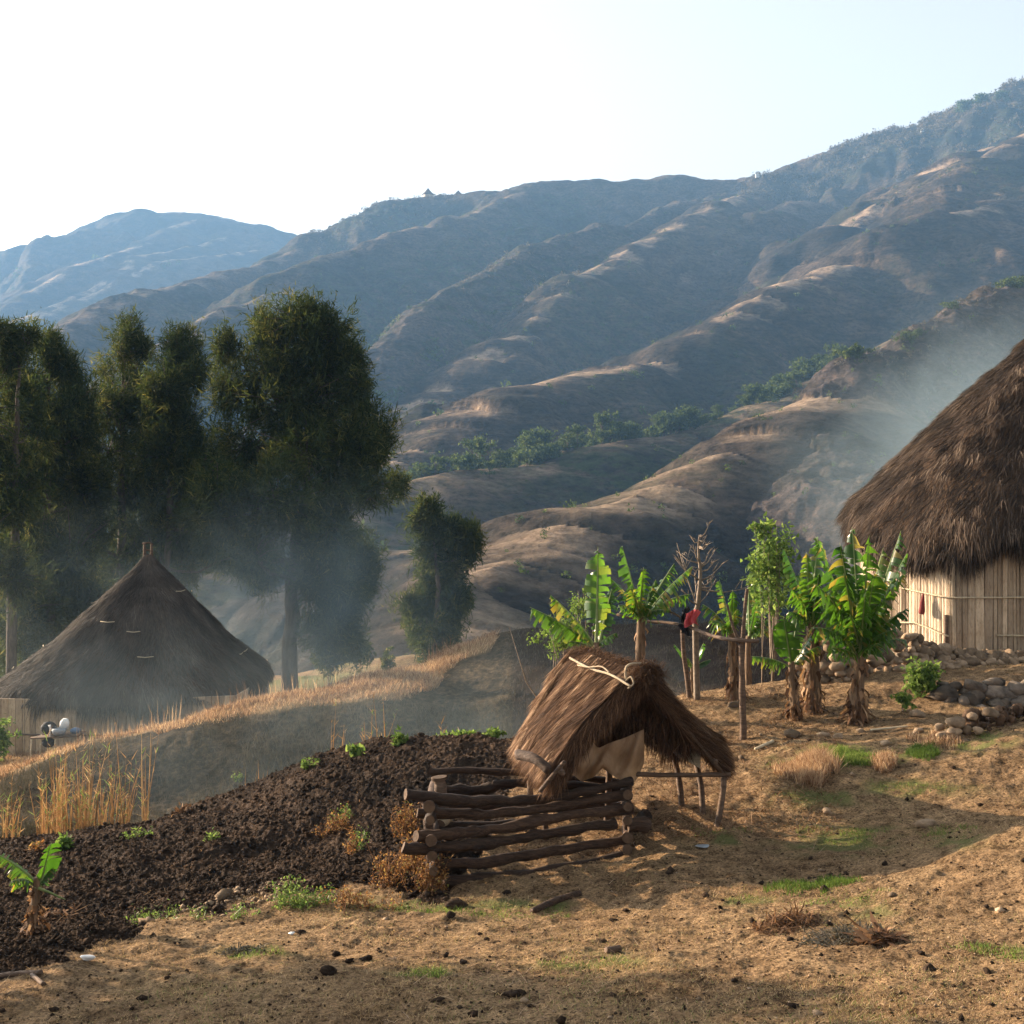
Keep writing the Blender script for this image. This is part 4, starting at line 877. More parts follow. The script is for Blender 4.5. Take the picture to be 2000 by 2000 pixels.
# ================================================================ thatched shelter over the pen
sh0 = np.array([1.0, 12.6, G(1.0, 12.6)])
shel = empty('thatched_shelter', sh0, 'small brown thatched lean-to roof with a hanging sheet over the log pen', 'shelter')
rb, rf = P(1128,1272,13.3), P(1250,1312,12.0)       # ridge ends
leb, lef = P(1016,1446,13.0), P(1076,1502,11.4)     # left eave
reb, ref = P(1402,1455,13.8), P(1408,1482,12.35)     # right eave
def slope_thatch(a, b, c, d, thick, name, nst, seed, bulge=.10, val=0.0):
    """a,b ridge back/front; c,d eave back/front"""
    rg = np.random.default_rng(seed); nu, nv = 22, 18
    nr = np.cross(b-a, c-a); nr /= np.linalg.norm(nr); nr = nr if nr[2] > 0 else -nr
    U, W = np.meshgrid(np.linspace(0,1,nu), np.linspace(0,1,nv))
    def surf(u, w):
        u = u[..., None]; w = w[..., None]
        p = (a*(1-u)+b*u)*(1-w)+(c*(1-u)+d*u)*w
        return p+nr*(np.sin(w*3.0)*bulge+.02)+nr*(fbm(u[...,0]*5+seed, w[...,0]*2, 3, seed)*.06)[..., None]
    top = surf(U, W).reshape(-1, 3); bot = top-nr*thick*(1-.4*np.abs(U.reshape(-1,1)*2-1)**4)
    V = np.concatenate([top, bot]); n = nu*nv; fs = grid_faces(nv, nu); ff = [fs, fs[:, ::-1]+n]
    idx = np.arange(n).reshape(nv, nu); side = []
    for line in (idx[0], idx[-1][::-1], idx[:, -1], idx[:, 0][::-1]):
        side.append(np.stack([line[1:], line[:-1], line[:-1]+n, line[1:]+n], 1))
    body = mesh_np(name, V-sh0, np.concatenate(ff+side), M['thatch'], parent=shel)
    u = rg.random(nst); w = rg.random(nst)**.8*.98; p = surf(u, w); dn = surf(u, np.minimum(w+.02, 1.02))-p; dn /= np.linalg.norm(dn, axis=1)[:, None]
    al = (b-a)/np.linalg.norm(b-a); cl = fbm(u*13, w*3, 3, seed+4); ln = .19*rg.uniform(.4,1.4,nst)
    base = p+nr*(rg.uniform(0,.03,nst)+np.maximum(cl,0)*.05)[:, None]
    tip = base+(dn+al*(rg.normal(0,.12,nst)+cl*.22)[:, None]+nr*rg.uniform(-.03,.13,nst)[:, None])*ln[:, None]
    L = [blades(base, tip, .0085, wdir=al+rg.normal(0,.3,(nst,3)), val=np.clip(rg.random(nst)*.7+cl*.8+.22+val,0,1))]
    m = nst//3                                # ragged edges: eave, front edge, ridge and the shaggy underside
    u = rg.random(m); w = np.ones(m)*1.0; k = rg.random(m); u = np.where(k < .45, u, 1-np.abs(rg.normal(0,.012,m))); w = np.where(k < .45, 1-np.abs(rg.normal(0,.03,m)), rg.random(m)); 
    p = surf(u, w)-nr*(rg.random(m)*thick)[:, None]
    dn = (c-a)/np.linalg.norm(c-a); out = np.where((k < .45)[:, None], dn+np.array([0,0,-.35]), al*.25+dn*.9+np.array([0,0,-.2]))
    ln = rg.uniform(.06,.22,m); L.append(blades(p, p+(out+rg.normal(0,.22,(m,3)))*ln[:, None], .009, val=np.clip(rg.random(m)*.8+.05+val,0,1)))
    u = rg.random(m//2); w = rg.random(m//2); p = surf(u, w)-nr*thick; out = dn*.8+np.array([0,0,-.5]); ln = rg.uniform(.05,.16,m//2)
    L.append(blades(p, p+(out+rg.normal(0,.3,(m//2,3)))*ln[:, None], .008, val=rg.random(m//2)*.6))
    v, f, at = join_blades(L); mesh_np('straw', v-sh0, f, M['thatch_s'], dict(v=at), False, body)
slope_thatch(rb, rf, leb, lef, .13, 'roof_slope', 46000, 5, .06, .0)
slope_thatch(rb+[.0,0,-.03], rf+[.06,0,-.04], reb, ref, .12, 'roof_slope', 26000, 6, .01, -.08)
# ridge bundle, binding vine, rafters, posts
def cv(pts, n=5):
    Pn = [np.array(p, float) for p in pts]; out = []
    for i in range(len(Pn)-1):
        p0, p1, p2, p3 = Pn[max(i-1,0)], Pn[i], Pn[i+1], Pn[min(i+2,len(Pn)-1)]
        for u in np.linspace(0,1,n+1)[:-1]: out.append(.5*((2*p1)+(p2-p0)*u+(2*p0-5*p1+4*p2-p3)*u*u+(3*p1-p0-3*p2+p3)*u**3))
    out.append(Pn[-1]); return out
mb = MB(); mb.tube(cv([P(1113,1285,12.9),P(1135,1297,12.55),P(1160,1308,12.25),P(1185,1315,12.0),P(1205,1324,11.8),P(1232,1341,11.6)]), [.012]*25+[.009], 6, rough=.15)
mb.tube(cv([P(1128,1299,12.6),P(1150,1303,12.3),P(1175,1302,12.1),P(1190,1314,11.95)]), .008, 5); mb.tube(cv([P(1226,1345,11.7),P(1237,1335,11.7),P(1232,1322,11.75),P(1222,1330,11.8)]), .009, 5)
mb.tube(cv([P(1224,1330,11.85),P(1222,1308,11.85),P(1232,1297,11.85),P(1262,1296,11.9)]), .014, 5)
mb.build('binding_vine', M['rope'], shel, off=sh0)
rg = np.random.default_rng(9); n = 5200; t = rg.random(n); c = rb*(1-t)[:, None]+(rf+[.12,-.12,-.02])*t[:, None]; th = rg.uniform(-.6, 3.7, n)
b = c+np.stack([np.cos(th)*.05, np.zeros(n), np.sin(th)*.05], 1)+rg.normal(0,.02,(n,3)); d = np.stack([np.cos(th)*.9, rg.normal(0,.3,n), -np.abs(rg.normal(.3,.4,n))+.2], 1)
v, f, a = blades(b, b+d*rg.uniform(.08,.24,n)[:, None], .009, val=rg.random(n)*.8)
n2 = 2600; c2 = rf+np.array([.06,-.1,0])+rg.normal(0,.05,(n2,3)); d2 = rg.normal(0,1,(n2,3))*[1,1,.7]; d2 /= np.linalg.norm(d2,axis=1)[:,None]
w2 = blades(c2, c2+d2*rg.uniform(.06,.17,n2)[:, None]+[0,0,-.03], .009, val=rg.random(n2)*.55)
v, f, a = join_blades([(v, f, a), w2]); mesh_np('ridge_straw', v-sh0, f, M['thatch_s'], dict(v=a), False, shel)
def stick(name, pts, r, mat='wood', parent=shel, off=sh0, rough=.12, n=8):
    q = cv(pts, 5); m = len(q); rr = [r[0]+(r[1]-r[0])*i/(m-1) for i in range(m)] if not np.isscalar(r) else r
    mb = MB(); mb.tube(q, rr, n, rough=rough, a=random.random()); return mb.build(name, M[mat], parent, off=off)
stick('ridge_pole', [rb+[-.05,.15,-.06], rf+[.08,-.2,-.07]], .03)
for a_, b_ in ((rb+[0,0,-.1], leb+[0,0,-.08]), (rf+[0,.1,-.1], lef+[0,.1,-.08]), (rb+[0,0,-.1], reb+[0,0,-.1]), (rf+[.05,0,-.12], ref+[0,-.05,-.12]), ((rb+rf)/2+[0,0,-.1], (reb+ref)/2+[0,0,-.12]), ((rb+rf)/2+[0,0,-.1], (leb+lef)/2+[0,0,-.12])):
    stick('rafter', [a_, (a_+b_)/2+[0,0,.02], b_], .022)
stick('purlin', [leb+[.12,.1,.02], lef+[.1,-.15,.0]], .03); stick('purlin', [reb+[-.1,.1,0], ref+[-.08,-.15,0]], .03)
for px0, py0, px1, py1, Y0, Y1 in ((1333,1577,1311,1462,13.2,13.2),(1374,1592,1357,1482,12.9,12.9),(1397,1617,1415,1508,12.3,12.35)):
    g = hit(px0, py0); stick('post', [g+[0,0,-.1], (g+P(px1,py1,Y1))/2+[.02,0,0], P(px1,py1,Y1)], (.032,.028))
for px0, px1, Y1 in ((1041,1036,12.6),(1067,1063,11.8)):
    stick('post', [P(px0,1640,Y1), P(px1,1560,Y1), P(px1,1500,Y1)], (.03,.03))
stick('post', [P(1185,1640,12.6), P(1190,1500,12.6), P(1195,1345,12.6)], (.035,.03))
stick('rail', [P(1235,1512,12.3), P(1330,1514,12.3), P(1427,1512,12.3)], (.026,.022))
stick('brace', [P(1055,1545,11.3), P(1075,1520,11.25), P(1103,1487,11.2)], (.022,.018)); stick('eave_log', [P(1013,1474,11.6),P(1045,1482,11.35),P(1072,1505,11.2)], (.055,.04), 'log')
stick('brace', [P(1278,1440,12.6), P(1300,1452,12.5), P(1330,1480,12.4)], (.02,.02))
mb = MB(); a_, b_ = P(1300,1452,12.75), P(1368,1472,12.6)
vs = [a_+[0,0,.04], b_+[0,0,.03], b_+[-.02,-.12,-.10], a_+[.1,-.10,-.075]]; nn = np.array([0,.012,.02]); mb.add(vs+[q-nn for q in vs], [(0,1,2,3),(7,6,5,4),(0,4,5,1),(1,5,6,2),(2,6,7,3),(3,7,4,0)]); mb.build('plank', M['pale'], shel, False, sh0)
# straw and torn matting filling the gable
n = 5200; px = rg.uniform(1165, 1345, n); top = np.interp(px, [1110,1210,1262,1360], [1430,1345,1335,1440]); py = top+rg.random(n)**1.3*np.interp(px,[1165,1230,1300,1345],[70,105,95,35])
Yg = 12.55+rg.normal(0,.09,n); b = np.stack([(px-1000)*Yg/F, Yg, (HZ-py)*Yg/F], 1); ln = rg.uniform(.08,.26,n)
v, f, a = blades(b, b+np.stack([rg.normal(0,.25,n), rg.normal(0,.2,n), -np.ones(n)], 1)*ln[:, None], .010, val=np.clip(rg.random(n)*.8,0,1)); mesh_np('gable_straw', v-sh0, f, M['thatch_s'], dict(v=a), False, shel)
# hanging sheet
mb = MB(); nu, nv = 26, 16; vs = []
for j in range(nv+1):
    for i in range(nu+1):
        u, w_ = i/nu, j/nv
        px = 1118+u*140; top = np.interp(u, [0,.28,.36,.5,.75,1], [1478,1448,1462,1452,1440,1424]); bot = np.interp(u, [0,.12,.3,.42,.55,.75,.9,1], [1512,1526,1518,1500,1514,1530,1524,1490])
        py = top+(bot-top)*w_; Yd = 11.85+u*.4+.05*math.sin(u*17+w_*5)*(.4+w_)+.07*math.sin(u*7-w_*6)*(w_)+.02*math.sin(w_*9+u*31)
        vs.append(P(px, py, Yd))
mb.add(vs, [(j*(nu+1)+i, j*(nu+1)+i+1, (j+1)*(nu+1)+i+1, (j+1)*(nu+1)+i) for j in range(nv) for i in range(nu)]); tag(mb.build('hanging_sheet', M['tarp']), 'dirty beige sheet draped below the gable of the thatched shelter', 'sheet')
# logs and sticks on the ground
def ground_log(px0, py0, px1, py1, r, label, mat='log', name='fallen_log', lift=.5):
    a, b = hit(px0, py0), hit(px1, py1); a[2] += r*lift; b[2] += r*lift; m = (a+b)/2; m[2] = max(m[2], G(m[0], m[1])+r*.4)
    mb = MB(); mb.tube(cv([a, m, b]), r, 9, rough=.1, a=random.random()); return tag(mb.build(name, M[mat]), label, 'log')
ground_log(1040, 1784, 1132, 1750, .032, 'short dark log lying alone on the yard in front of the pen')
ground_log(1185, 1862, 1210, 1858, .028, 'short stub of wood on the yard right of centre', 'wood')
ground_log(1235, 1628, 1262, 1600, .07, 'thick log end lying against the right corner of the pen')
ground_log(1475, 1466, 1510, 1452, .02, 'pale forked stick on the ground left of the banana plants', 'pale', 'fallen_branch')
ground_log(1700, 1427, 1772, 1420, .014, 'thin pale stick in the shade under the big banana plant', 'pale', 'fallen_branch')
ground_log(0, 1913, 80, 1905, .02, 'long pale stick on the dark earth at the bottom left corner', 'wood', 'fallen_branch')
ground_log(62, 1908, 85, 1925, .015, 'short branch end crossing the long stick at the bottom left', 'wood', 'fallen_branch')
mb = MB(); p = hit(172, 1876); mb.blob(p+[0,0,.02], (.06,.035,.022), 16, 10, .25, cut=10); tag(mb.build('plastic_bag', M['white']), 'crumpled white plastic bag on the edge of the dark field', 'litter')
mb = MB(); p = hit(570, 1826); mb.blob(p+[0,0,.008], (.028,.02,.010), 10, 6, .3, cut=6); tag(mb.build('plastic_scrap', M['white']), 'small white scrap on the yard below the field edge', 'litter')
mb = MB(); p = hit(1372, 1657); mb.blob(p+[0,0,.02], (.06,.04,.015), 10, 6, .3); tag(mb.build('plastic_scrap', M['grey']), 'pale crumpled scrap in the shadow right of the pen', 'litter')
# ================================================================ clothes rail of crooked poles
r0 = hit(1348, 1362); rl = empty('pole_rail', r0, 'crooked pole frame with a long thin rail behind the shelter', 'rail')
def rs(name, pts, r, mat='wood'): return stick(name, pts, r, mat, rl, r0)
rs('post', [r0+[0,0,-.05], P(1340,1310,r0[1]), P(1334,1260,r0[1]), P(1335,1205,r0[1])], (.04,.03))
g2 = hit(1452, 1444); rs('post', [g2+[0,0,-.05], P(1450,1360,g2[1]), P(1449,1300,g2[1]), P(1448,1245,g2[1])], (.045,.032))
rs('post', [P(1450,1262,g2[1]), P(1454,1200,g2[1]), P(1459,1150,g2[1])], (.026,.02)); rs('post', [P(1446,1258,g2[1]), P(1432,1225,g2[1]), P(1420,1180,g2[1])], (.022,.014))
rs('rail', [P(1205,1200,17.6), P(1262,1213,17.4), P(1300,1216,17.2), P(1340,1222,16.8), P(1385,1240,16), P(1432,1250,g2[1]-.03), P(1482,1252,g2[1]-.1)], (.020,.026))
rs('rail', [P(1338,1215,16.9), P(1320,1200,17), P(1290,1188,17.2)], (.018,.012))
def cloth(px0, px1, py0, py1, Y, mat, label, seed, wid=.05):
    rg_ = random.Random(seed); mb = MB(); nu, nv = 14, 14; vs = []; ph = rg_.random()*6
    for j in range(nv+1):
        for i in range(nu+1):
            u, w_ = i/nu, j/nv; sh = 1-.22*math.sin(w_*3)*rg_.uniform(.9,1.1); c = (px0+px1)/2
            vs.append(P(c+(px0+(px1-px0)*u-c)*sh+3*math.sin(w_*5+ph), py0+(py1-py0)*w_+4*math.sin(u*5+ph), Y+wid*math.sin(u*13+ph+w_*2)))
    mb.add(vs, [(j*(nu+1)+i, j*(nu+1)+i+1, (j+1)*(nu+1)+i+1, (j+1)*(nu+1)+i) for j in range(nv) for i in range(nu)]); return tag(mb.build('garment', M[mat]), label, 'clothing')
cloth(1336,1366,1194,1222,16.6,'red','bundled pink red garment hung on the crooked pole rail',3,.06); cloth(1330,1345,1188,1214,16.75,'black','black cloth hung beside the red garment on the pole rail',4,.05); cloth(1326,1350,1222,1240,16.7,'black','dark cloth hanging below the red garment',5,.03)
# bare tree and light leafy tree
def bare_tree(px, Y, pts, label):
    g = P(px, 0, Y); g[2] = G(g[0], g[1]); root = empty('bare_tree', g, label, 'tree'); mb = MB(); q = [P(a, b, Y) for a, b in pts]
    mb.tube(cv([g+[0,0,-.1]]+q), [.05-.04*i/(len(cv([g]+q))-1) for i in range(len(cv([g]+q)))], 6); mb.build('trunk', M['twig'], root, off=g)
    rg_ = random.Random(4); mb = MB()
    for i in range(24):
        t = rg_.uniform(.2, .98); k = t*(len(q)-1); a = q[int(k)]*(1-k % 1)+q[min(int(k)+1, len(q)-1)]*(k % 1)
        an = rg_.uniform(0, 6.28); L = (1.15-t)*rg_.uniform(.2,.95); d = np.array([math.cos(an), math.sin(an)*.8, rg_.uniform(.0,1.3)]); e = a+d*L; m_ = a+d*L*.5+np.array([0,0,-.05])
        mb.tube([a, m_, e], [.013,.009,.004], 4)
        for _ in range(3):
            s = rg_.uniform(.35,.95); b = a+(e-a)*s; d2 = d+np.array([rg_.uniform(-1,1), rg_.uniform(-1,1), rg_.uniform(0,.9)]); mb.tube([b, b+d2*L*.22], [.006,.003], 4)
    mb.build('branches', M['twig'], root, off=g)
bare_tree(1362, 17.8, [(1358,1215),(1363,1180),(1368,1120),(1364,1080),(1366,1045)], 'leafless thin tree rising behind the red garment')
leafy('shrub_tree', P(1508,1110,19.2), (.42,.42,.85), 2400, 'bright', .075, 'light green airy shrub tree between two banana plants', 'tree', None, 9, 21)
leafy('shrub_tree', P(1488,1035,19.3), (.22,.22,.22), 260, 'bright', .07, 'sparse light green top shoot above the airy shrub tree', 'tree', None, 3, 22)
leafy('bush', P(1097,1240,17.2), (.42,.35,.30), 1500, 'bright', .045, 'fine leaved olive bush behind the ridge of the thatched shelter', 'bush', None, 8, 23)
leafy('bush', P(1143,1180,18.2), (.28,.3,.24), 700, 'bright', .045, 'small twiggy bush behind the leaves of the leftmost banana plant by the shelter', 'bush', None, 6, 24)
leafy('bush', P(1803,1325,16.9), (.27,.24,.26), 1500, 'bright', .07, 'dense green bush growing at the foot of the terrace wall', 'bush', None, 6, 25)
leafy('bush', P(1765,1365,16.2), (.13,.12,.10), 420, 'bright', .06, 'small green weed tuft left of the dense bush at the wall', 'bush', None, 4, 26)
def pile(px, py, R, n, mat, label, seed, name='leaf_litter', L=(.05,.16), wd=.014, h=.06):
    rg_ = np.random.default_rng(seed); c = hit(px, py); r = rg_.random(n)**.6*R; th = rg_.random(n)*6.28
    x = c[0]+np.cos(th)*r*1.5; y = c[1]+np.sin(th)*r; z = near_h(x, y)+rg_.random(n)*h*np.clip(1.1-r/R, 0, 1)
    d = rg_.normal(0,1,(n,3))*[1,1,.35]; d /= np.linalg.norm(d,axis=1)[:,None]; b = np.stack([x,y,z+.005],1)
    v, f, a = blades(b, b+d*rg_.uniform(L[0],L[1],n)[:,None], wd, bend=rg_.normal(0,.012,(n,3)), val=rg_.random(n)*.8); return tag(mesh_np(name, v, f, M[mat], dict(v=a), False), label, 'litter')
pile(1535,1805,.16,420,'dry','small heap of dark dry leaves on the yard at the lower right',31)
pile(1650,1830,.20,420,'scrub','flat patch of black leaf litter on the yard',32, h=.03)
pile(1715,1843,.10,90,'dry','curled brown dead leaves at the right end of the black litter patch',33, L=(.08,.22), wd=.05, h=.08)
pile(470,1860,.12,200,'scrub','dark droppings heap on the shaded yard',34, h=.03, L=(.02,.06))
pile(900,1690,.01,10,'dry','few dead leaves beside the pen logs',35)
# ================================================================ banana plants
def leaf_mesh(p0, tip, width, arch, torn, rg, fold=.5, yaw=0., dry=False, twist=0.0):
    p0 = np.array(p0, float); tip = np.array(tip, float); L = np.linalg.norm(tip-p0)
    c1 = p0+(tip-p0)*.42+np.array([0,0,arch*L]); n = 30
    ts = np.linspace(0, 1, n+1); pts = [(1-t)**2*p0+2*t*(1-t)*c1+t*t*tip for t in ts]
    mb = MB(); tone = rg.uniform(.1, .75)
    mb.tube(pts, [max(.003, (.020 if L > .8 else .012)*(1-t)+.003) for t in ts], 6, 1, a=tone)
    hor = np.array([-(tip-p0)[1], (tip-p0)[0], 0.0]); nh = np.linalg.norm(hor)
    hor = hor/nh if nh > .15*L else np.array([1.0,-.25,0])/1.03
    if yaw: 
        cy_, sy_ = math.cos(yaw), math.sin(yaw); hor = np.array([hor[0]*cy_-hor[1]*sy_, hor[0]*sy_+hor[1]*cy_, 0])
    s0 = .13
    for side in (-1, 1):
        i = s0; 
        while i < .985:
            seg = rg.uniform(.02, .085)*(2.2 if torn < .3 else 1); j = min(i+seg, 1.0)
            gap = (rg.uniform(.25, .95)*seg) if rg.random() < torn+.1 else 0
            fl = fold+rg.uniform(-.45, .65)*torn; droop = rg.uniform(.3, 2.1)*torn; rgw = rg.uniform(.72, 1.12)
            cols_ = []
            for t, tt in ((i, i), (j, max(j-gap*.3, i+.3*seg))):
                k = t*n; a = pts[min(int(k), n-1)]*(1-(k-int(k)))+pts[min(int(k)+1, n)]*(k-int(k))
                k0 = min(int(k), n-1); tan = pts[k0+1]-pts[k0]; tan /= np.linalg.norm(tan)
                sd = hor*side; sd = sd-tan*np.dot(sd, tan); sd /= np.linalg.norm(sd)+1e-9
                nr = np.cross(tan, sd)*side; nr = nr if nr[2] > 0 else -nr
                u = (t-s0)/(1-s0); wdt = width*1.22*min(1, (u+.02)/.22)**.7*max(.02, 1-u**5)**.6*(1 if torn < .3 else rgw)
                g = wdt*(1 if t == i else 1-gap/seg*.3)
                cc = []
                for q in (0, .33, .66, 1.0):
                    o = sd*g*q*math.cos(fl)+nr*g*(q*.18-q*q*(math.sin(fl)*.9+droop*.35))+tan*g*q*.28+np.array([0,0,-1])*g*q*q*droop*.35
                    cc.append(a+o+(tan*(-gap*L*q*.75) if t == j else 0))
                cols_.append(cc)
            vs = cols_[0]+cols_[1]; vv = np.clip(tone+rg.uniform(-.15,.15), 0, 1) if rg.random() > .10*torn else rg.uniform(.9,1.0)
            at = [vv, vv, vv, min(1, vv+(.25 if torn > .5 else .05))]*2
            mb.add(vs, [(q, q+1, q+5, q+4) for q in range(3)], 0, at)
            i = j
    return mb
def banana(base, p0, leaves, label, seed, r=.085, extra_trunk=None, dryleaves=8, group='banana plants', trunkmat='btrunk', skirt=.35):
    """leaves: (tip px, tip py, depth offset, half width, arch, torn)"""
    rg = random.Random(seed); base = np.array(base, float); p0 = np.array(p0, float)
    root = empty('banana_plant', base, label, 'plant', group); r *= .8
    def trunk(b, t, rr):
        mb = MB(); q = cv([b+[0,0,-.08], b*.66+t*.34+[rg.uniform(-.02,.02),0,0], b*.33+t*.67, t+[0,0,.05]], 6); m = len(q)
        mb.tube(q, [rr*(1.25-.55*i/(m-1)) for i in range(m)], 12, rough=.10)
        return mb.build('stem', M[trunkmat], root, off=base)
    trunk(base, p0, r)
    if extra_trunk: trunk(np.array(extra_trunk[0], float), np.array(extra_trunk[1], float), r*.9)
    for (lx, ly, dy, w_, ar, to) in leaves:
        src = p0 if not (extra_trunk and lx > extra_trunk[2]) else np.array(extra_trunk[1], float)
        tip = P(lx, ly, src[1]+dy)
        mb = leaf_mesh(src+[rg.uniform(-.03,.03), rg.uniform(-.03,.03), -.03], tip, w_, ar, to, rg, fold=rg.uniform(.25,.7), yaw=rg.uniform(-.5,.5))
        mb.build('leaf', [M['banana'], M['rib']], root, off=base)
    # dead sheaths and leaves hanging down the stem
    if dryleaves:
        H = p0[2]-base[2]; rn = np.random.default_rng(seed); n = dryleaves*8; t = rn.random(n); t = np.where(rn.random(n) < skirt, t*.35, t*.95)
        th = rn.random(n)*6.28; ax = base+(p0-base)*t[:, None]; rr_ = r*(1.25-.55*t); b = ax+np.stack([np.cos(th)*rr_, np.sin(th)*rr_, np.zeros(n)], 1)
        spread = np.where(t < .3, .75, .22); ln = rn.uniform(.10,.34,n)*min(1.0, H/1.0)
        d = np.stack([np.cos(th)*spread*rn.random(n), np.sin(th)*spread*rn.random(n), -np.ones(n)*rn.uniform(.4,1,n)], 1); tip = b+d*ln[:, None]
        g = near_h(tip[:,0], tip[:,1]); tip[:,2] = np.maximum(tip[:,2], g+.01)
        v, f, a = blades(b, tip, rn.uniform(.015,.065,n), bend=np.stack([np.cos(th),np.sin(th),np.zeros(n)],1)*.03, val=rn.random(n)); mesh_np('dead_leaves', v-base, f, M['dry'], dict(v=a), False, root)
    return root
b1 = hit(1176, 1330, 15, 18.9); Yb = 16.4; b1 = np.array([(1170-1000)*Yb/F, Yb, G((1170-1000)*Yb/F, Yb)])
banana(b1, P(1165,1262,Yb), [(1035,1186,.1,.17,.10,.55),(1075,1162,-.1,.17,.12,.6),(1168,1068,.15,.17,.02,.35),(1204,1236,-.1,.10,.15,.3),(1112,1252,-.2,.12,.10,.5),(1195,1150,.4,.12,.1,.4)], 'banana plant with one tall bright upright leaf, behind the left end of the shelter ridge', 101, .075)
Yb = 17.0; b2 = np.array([(1247-1000)*Yb/F, Yb, G((1247-1000)*Yb/F, Yb)])
banana(b2, P(1252,1212,Yb), [(1215,1066,.1,.13,.06,.75),(1257,1108,-.3,.12,.03,.6),(1317,1100,.2,.12,.06,.8),(1352,1106,-.1,.14,.12,.85),(1281,1132,-.5,.09,.1,.4),(1190,1128,.2,.14,.22,.8),(1208,1182,-.3,.12,.3,.7),(1298,1192,-.4,.11,.3,.8),(1352,1160,.3,.12,.22,.8),(1232,1150,-.4,.12,.15,.6),(1285,1165,.5,.12,.25,.6)], 'banana plant with a smooth pale stem rising just behind the shelter ridge', 102, .095, dryleaves=5)
g3 = hit(1355, 1334, 16, 21)
banana(g3, P(1352,1303,g3[1]), [(1374,1256,.0,.13,.05,.05),(1388,1288,-.1,.10,.15,.1),(1316,1258,.1,.09,.08,.1),(1342,1285,-.1,.08,.1,.1)], 'small young banana plant with broad bright leaves beside the crooked pole', 103, .05, dryleaves=6, skirt=.6)
g4 = hit(1437, 1368, 14, 21); g4b = hit(1458, 1334, 14, 21)
banana(g4, P(1428,1243,g4[1]), [(1405,1132,.1,.13,.08,.5),(1388,1212,-.2,.15,.35,.7),(1372,1180,.2,.13,.25,.7),(1431,1152,-.4,.10,.1,.3),(1462,1140,.1,.11,.02,.4),(1503,1146,.0,.14,.08,.7),(1524,1196,-.2,.14,.2,.8),(1482,1165,-.3,.12,.1,.5),(1478,1118,.4,.10,.05,.5),(1440,1190,-.5,.12,.2,.5),(1505,1228,-.3,.11,.25,.6)], 'double stemmed banana plant behind the middle post of the crooked rail', 104, .085, extra_trunk=(g4b, P(1462,1248,g4b[1]), 1450), dryleaves=10)
g5 = hit(1552, 1406, 14, 19)
banana(g5, P(1546,1300,g5[1]), [(1468,1282,-.1,.12,.14,.6),(1530,1205,-.2,.15,.02,.15),(1558,1200,.2,.14,.05,.3),(1585,1240,-.1,.12,.1,.4),(1600,1262,.1,.12,.2,.6)], 'short banana plant with a broad glowing leaf, left of the stone wall', 105, .075, dryleaves=14, skirt=.5)
g6 = hit(1587, 1396, 14, 19)
banana(g6, P(1586,1222,g6[1]), [(1531,1072,.1,.14,.05,.7),(1576,1078,-.2,.12,.03,.4),(1598,1048,.3,.15,.04,.6),(1545,1150,-.4,.14,.2,.8),(1540,1195,-.2,.13,.25,.8),(1628,1150,.3,.14,.15,.7),(1560,1120,.3,.14,.1,.8),(1618,1200,-.3,.13,.25,.8),(1600,1120,-.3,.14,.1,.7)], 'tall thick stemmed banana plant between the short and the largest banana plant', 106, .12, dryleaves=14, skirt=.5)
g7 = hit(1672, 1412, 14, 18)
banana(g7, P(1679,1280,g7[1]), [(1593,1048,.0,.19,.10,.85),(1664,1030,.1,.16,.03,.45),(1698,1046,-.3,.17,.03,.8),(1760,1036,.1,.18,.04,.7),(1772,1080,-.1,.17,.10,.6),(1592,1142,-.4,.19,.28,.9),(1750,1150,.2,.18,.30,.9),(1774,1188,.0,.14,.20,.6),(1584,1226,-.5,.17,.25,.8),(1618,1266,-.4,.15,.15,.7),(1745,1230,-.4,.17,.25,.8),(1716,1256,-.6,.12,.12,.6),(1648,1120,-.5,.17,.12,.7),(1708,1120,-.5,.17,.10,.6),(1735,1110,.5,.17,.1,.8),(1625,1100,.5,.17,.12,.8),(1690,1160,-.8,.10,.02,.6),(1770,1250,.2,.13,.28,.8),(1660,1200,-.7,.13,.1,.7),(1730,1190,.6,.17,.2,.8),(1765,1120,-.5,.17,.22,.9),(1610,1180,.2,.17,.25,.9),(1640,1060,-.4,.17,.08,.8),(1725,1070,.2,.17,.06,.85),(1755,1215,.4,.16,.3,.9),(1605,1235,.4,.16,.3,.9)], 'largest banana plant with a dense crown of torn leaves in front of the large hut', 107, .11, dryleaves=22, skirt=.6)
g8 = hit(64, 1822, 8, 14)
banana(g8, P(72,1726,g8[1]), [(100,1646,.0,.12,.05,.12),(-6,1668,.05,.09,.12,.55),(22,1722,-.15,.085,.35,.5),(103,1694,.1,.06,.1,.5),(128,1757,.0,.012,.03,0)], 'young banana plant with a bright upright leaf in the dark field at the bottom left', 108, .05, dryleaves=12, skirt=.45)
pile(112,1795,.12,60,'dry','withered brown banana leaf lying beside the young banana plant',41, L=(.06,.2), wd=.03, h=.12)
